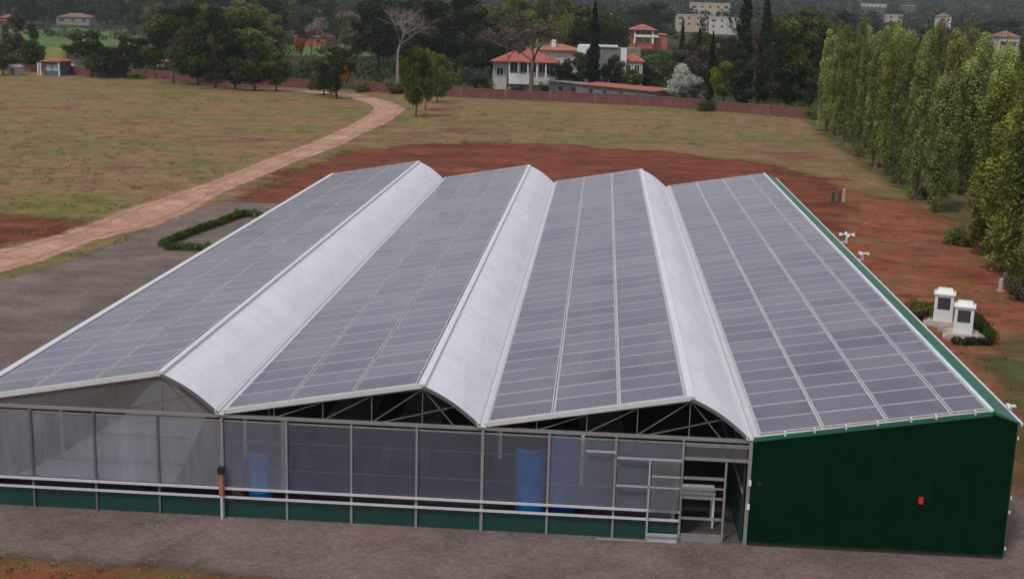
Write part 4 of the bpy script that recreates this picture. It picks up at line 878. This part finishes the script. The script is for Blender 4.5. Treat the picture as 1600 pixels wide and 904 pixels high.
# beige blocks on the hill and scattered far houses
def block(u0, u1, vt, vb, Y, mat, label, floors=2, roof=None, nm='apartment_building'):
    x0, x1 = P(u0, vb, Y).x, P(u1, vb, Y).x; gz = hgt((x0+x1)/2, Y); zt_, zb = P((u0+u1)/2, vt, Y).z, min(gz, P((u0+u1)/2, vb, Y).z)
    e = empty(nm, (x0, Y, zb), label, 'building'); Wd = x1-x0; Hh = zt_-zb; MB().box(0, Wd, 0, 12, 0, Hh).build('wall', mat, e)
    if roof: mb = MB(); hip(mb, 0, Wd, 0, 12, Hh+.05, Hh+2.0, .5); mb.build('roof', M['oldtile'], e)
    else: MB().box(-.3, Wd+.3, -.3, 12.3, Hh, Hh+.5).build('roof_slab', M['render_w'], e)
    k = max(2, int(Wd/4.5)); fh = (zt_-max(zb, P((u0+u1)/2, vb, Y).z))/floors
    for f in range(floors):
        for i in range(k): win(e, Wd*(i+.5)/k, Hh-fh*(f+1)+fh*.3, 1.3 if (i*7+f*3) % 4 else 2.6, fh*.36, -.05, mat)
block(1056, 1110, 24, 42, 800, M['beige'], 'beige block, lower left part of the pale buildings on the hill', 2)
block(1108, 1160, 28, 46, 770, M['render_w'], 'off white block with windows, lower right part of the pale buildings on the hill', 2)
block(1078, 1140, 6, 26, 860, M['beige'], 'upper beige building on the hill behind the cypresses', 2)
block(1346, 1384, 7, 18, 1500, M['render_w'], 'white building on the far hill above the poplars', 2)
block(1408, 1432, 9, 17, 1550, M['render_w'], 'small white building on the far hill, right of the larger white one', 1)
block(1310, 1336, 16, 26, 1300, M['concrete'], 'grey building on the far hill, left of the white one', 2)
block(1386, 1410, 24, 36, 1000, M['beige'], 'pale building just above the poplar tops', 2)
block(1560, 1592, 58, 78, 420, M['render_w'], 'pale house among the trees near the right edge', 1, True, 'far_house')
block(1468, 1486, 26, 36, 800, M['render_w'], 'small pale house between dark trees at upper right', 1, True, 'far_house')
block(1586, 1612, 98, 116, 260, M['salmon'], 'reddish building behind the yellow poplars at the right edge', 1, True, 'far_house')
block(460, 510, 58, 70, 420, M['salmon'], 'reddish house hidden among the brown trees at upper left', 1, True, 'far_house')
block(88, 140, 27, 36, 620, M['concrete'], 'low pale building above the green field', 1, True, 'far_house')
block(68, 96, 72, 75, 400, M['render_w'], 'low white wall like building above the yellow plot', 1, None, 'farm_building')
block(0, 14, 28, 42, 640, M['salmon'], 'reddish house above the field at the far left', 1, True, 'far_house')

# ================================================================== WOODS
prot = [(750, 56, 1012, 160, 226), (978, 34, 1050, 74, 500), (1050, 4, 1164, 48, 770), (30, 44, 228, 76, 395), (436, 68, 596, 90, 300), (56, 70, 106, 120, 395), (1350, 9, 1380, 14, 1500), (1411, 11, 1429, 14, 1550), (1388, 26, 1408, 32, 1000), (1556, 56, 1600, 80, 420), (82, 24, 145, 40, 620), (455, 55, 515, 72, 420), (1464, 24, 1490, 38, 800)]
def ok(u, vt, vb, hw, Y):
    return not any(Y < y1 and u+hw > a and u-hw < c and vt < d_ and vb > b_ for a, b_, c, d_, y1 in prot)
cnt = 0
def wood(n, Y0, Y1, u0, u1, hs, keys, mats, label, group):
    global cnt; tries = 0; k = 0; placed = []
    while k < n and tries < n*40:
        tries += 1; u = random.uniform(u0, u1); Y = Y0+(Y1-Y0)*random.random()**1.0; p = P(u, 60, Y); h = random.uniform(*hs); gz = hgt(p.x, Y)
        ut, vt = Q((p.x, Y, gz+h)); _, vb = Q((p.x, Y, gz)); hw = h*.42*F/(Y-CY)
        if not ok(u, vt, vb, hw, Y): continue
        if any((p.x-a)**2+(Y-b)**2 < (h*.26)**2 for a, b in placed): continue
        placed.append((p.x, Y)); key = random.choice(keys)
        put(key, p.x, Y, h, h*random.uniform(.85, 1.25) if key[0] in 'bt' else h*.5, random.choice(mats), 'broadleaf_tree' if key[0] == 'b' else ('bare_tree' if key[0] == 't' else 'conifer_tree'), label, 'tree', group); k += 1; cnt += 1
for i in range(30):
    u = random.choice([random.uniform(180, 480), random.uniform(560, 760), random.uniform(1030, 1280)]); sg = wl[0] if u < 500 else wl[1]
    v = np.interp(u, [q[0] for q in sg], [q[1] for q in sg]); p = G(u, v+random.choice([-1.5, -2, 1.2])); put('bush%d' % (i % 3), p.x, p.y, random.uniform(1.4, 2.6), random.uniform(2, 4.5), random.choice(['dark', 'mid', 'olive', 'hedge']), 'shrub', 'green shrub growing along the boundary wall', 'shrub', 'shrubs along the boundary wall')
bk = ['broad0', 'broad1', 'broad2', 'broad3', 'broad4', 'cone0', 'cone1']
wood(44, 205, 330, 150, 470, (8, 14), bk, ['dark', 'dark', 'mid', 'olive'], 'tree in the dense wood behind the big clump at left', 'trees behind the left clump')
wood(26, 300, 420, 430, 780, (11, 19), bk+['twig0'], ['dark', 'mid', 'dark', 'olive', 'brown'], 'tree of the wood behind the bare white tree', 'trees behind the bare white tree')
wood(40, 240, 430, 740, 1060, (10, 18), bk+['twig1'], ['dark', 'mid', 'olive', 'olive'], 'tree of the wood behind the villa', 'trees behind the villa')
wood(44, 205, 430, 1030, 1320, (9, 16), bk+['twig0', 'twig1'], ['dark', 'mid', 'brown', 'olive'], 'tree behind the cypresses on the right', 'trees behind the cypresses')
wood(34, 150, 430, 1430, 1680, (9, 14), bk+['twig0'], ['dark', 'mid', 'brown', 'olive', 'yellow'], 'tree behind the poplars at upper right', 'trees behind the poplars')
wood(30, 590, 680, -60, 300, (12, 18), bk, ['dark', 'blue', 'mid'], 'dark tree beyond the green field at upper left', 'trees beyond the green field')
wood(60, 430, 660, 200, 1650, (12, 19), bk, ['dark', 'mid', 'blue', 'olive'], 'distant tree at the foot of the wooded hill', 'trees at the foot of the hill')
# the far wooded hill, one mass
def far_wood():
    r = np.random.default_rng(3); pos = []; rad = []
    while len(pos) < 5200:
        u = r.uniform(-150, 1750); Y = 660+2600*r.random()**1.35; p = P(u, 20, Y); gz = hgt(p.x, Y); h = r.uniform(9, 17)
        _, vt = Q((p.x, Y, gz+h)); _, vb = Q((p.x, Y, gz)); hw = h*.4*F/(Y-CY)
        if vb < -60 or not ok(u, vt, vb, hw, Y): continue
        pos.append((p.x, Y, gz+h*.55)); rad.append((h*.36, h*.36, h*.5))
    return leaves_mesh('distant_wood', [(*a, *b) for a, b in zip(pos, rad)], 480000, 2.3, LM['far'], .35, 4)
tag(link('distant_wood', far_wood()), 'far wooded hillside', 'woodland', kind='stuff')
# scrub under the woods behind the wall
cl_ = []
for i in range(900):
    u = random.uniform(-50, 1650); Y = random.uniform(212, 560)**1.0; p = P(u, 60, Y); h = random.uniform(1., 2.6); _, vt = Q((p.x, Y, h)); _, vb = Q((p.x, Y, 0))
    if not ok(u, vt, vb, 12, Y) : continue
    cl_.append((p.x, Y, h*.4, h*1.4, h*1.2, h*.6))
tag(link('undergrowth', leaves_mesh('undergrowth', cl_, 60000, .7, LM['dark'], .3, 9)), 'dark undergrowth filling the ground beneath the woods', 'undergrowth', kind='stuff')
# tufts of grass in the field and verges
cl_ = []
def tufts(n, region, s):
    k = 0
    while k < n:
        u, v = random.uniform(*region[0]), random.uniform(*region[1]); p = G(u, v)
        if -9 < p.x < 24.6 and -5 < p.y < 56: continue
        q_ = sdf(np.array([p.x]), np.array([p.y]), ROADP)[0]
        if q_ > -.4: continue
        if sdf(np.array([p.x]), np.array([p.y]), YARD)[0] > .2: continue
        r_ = s*random.uniform(.5, 1.5); cl_.append((p.x, p.y, r_*.25, r_*1.5, r_, r_*.35)); k += 1
ROADP = [(p.x, p.y) for p in up_+lo_[::-1]]; YARD = [(p.x, p.y) for p in g((-150, 480), (0, 437), (100, 411), (180, 381), (240, 350), (300, 328), (345, 315), (430, 318))]+[(0, 60), (24, 25), (26, -7), (10, -5.2), (0, -4), (-20, -3.2)]
tufts(900, ((-20, 640), (128, 400)), .28); tufts(300, ((640, 1300), (165, 228)), .35); tufts(260, ((1300, 1620), (230, 640)), .2)
for i in range(420):
    p = G(random.uniform(-20, 900), random.uniform(868, 960)); r_ = random.uniform(.06, .16)
    if p.y < -3.6-.12*max(0, p.x+8): cl_.append((p.x, p.y, r_*.3, r_*1.6, r_*1.4, r_*.6))
tag(link('grass', leaves_mesh('grass', cl_, 26000, .11, LM['grass'], .2, 11)), 'low tufts of grass scattered over the field', 'grass', kind='stuff')

mb = MB()
for i in range(1500):
    x = random.uniform(-14, 26); y = random.uniform(-6.5, -.5); k = random.uniform(.012, .05)
    a_ = [(x+k*random.uniform(.7, 1.4), y, .03), (x, y+k*random.uniform(.7, 1.4), .03), (x-k, y, .03), (x, y-k, .03), (x, y, .035+k*random.uniform(.5, 1.1))]
    mb.add(a_, [(0, 1, 4), (1, 2, 4), (2, 3, 4), (3, 0, 4), (3, 2, 1, 0)])
tag(mb.build('loose_stones', M['stone2']), 'small loose stones scattered on the gravel in front of the greenhouse', 'stones', kind='stuff')

# ================================================================== HAZE
mt = bpy.data.materials.new('haze_air'); mt.use_nodes = True; n = mt.node_tree; n.nodes.remove(n.nodes['Principled BSDF'])
pv = N(n, 'VolumePrincipled'); pv.inputs['Color'].default_value = (.74, .82, 1, 1); pv.inputs['Density'].default_value = .00011; pv.inputs['Anisotropy'].default_value = .1
n.links.new(pv.outputs[0], n.nodes['Material Output'].inputs['Volume'])
tag(MB().box(-2700, 2700, -300, 4300, -1, 330).build('haze', mt), 'thin bluish haze over the hills', 'haze', kind='stuff')
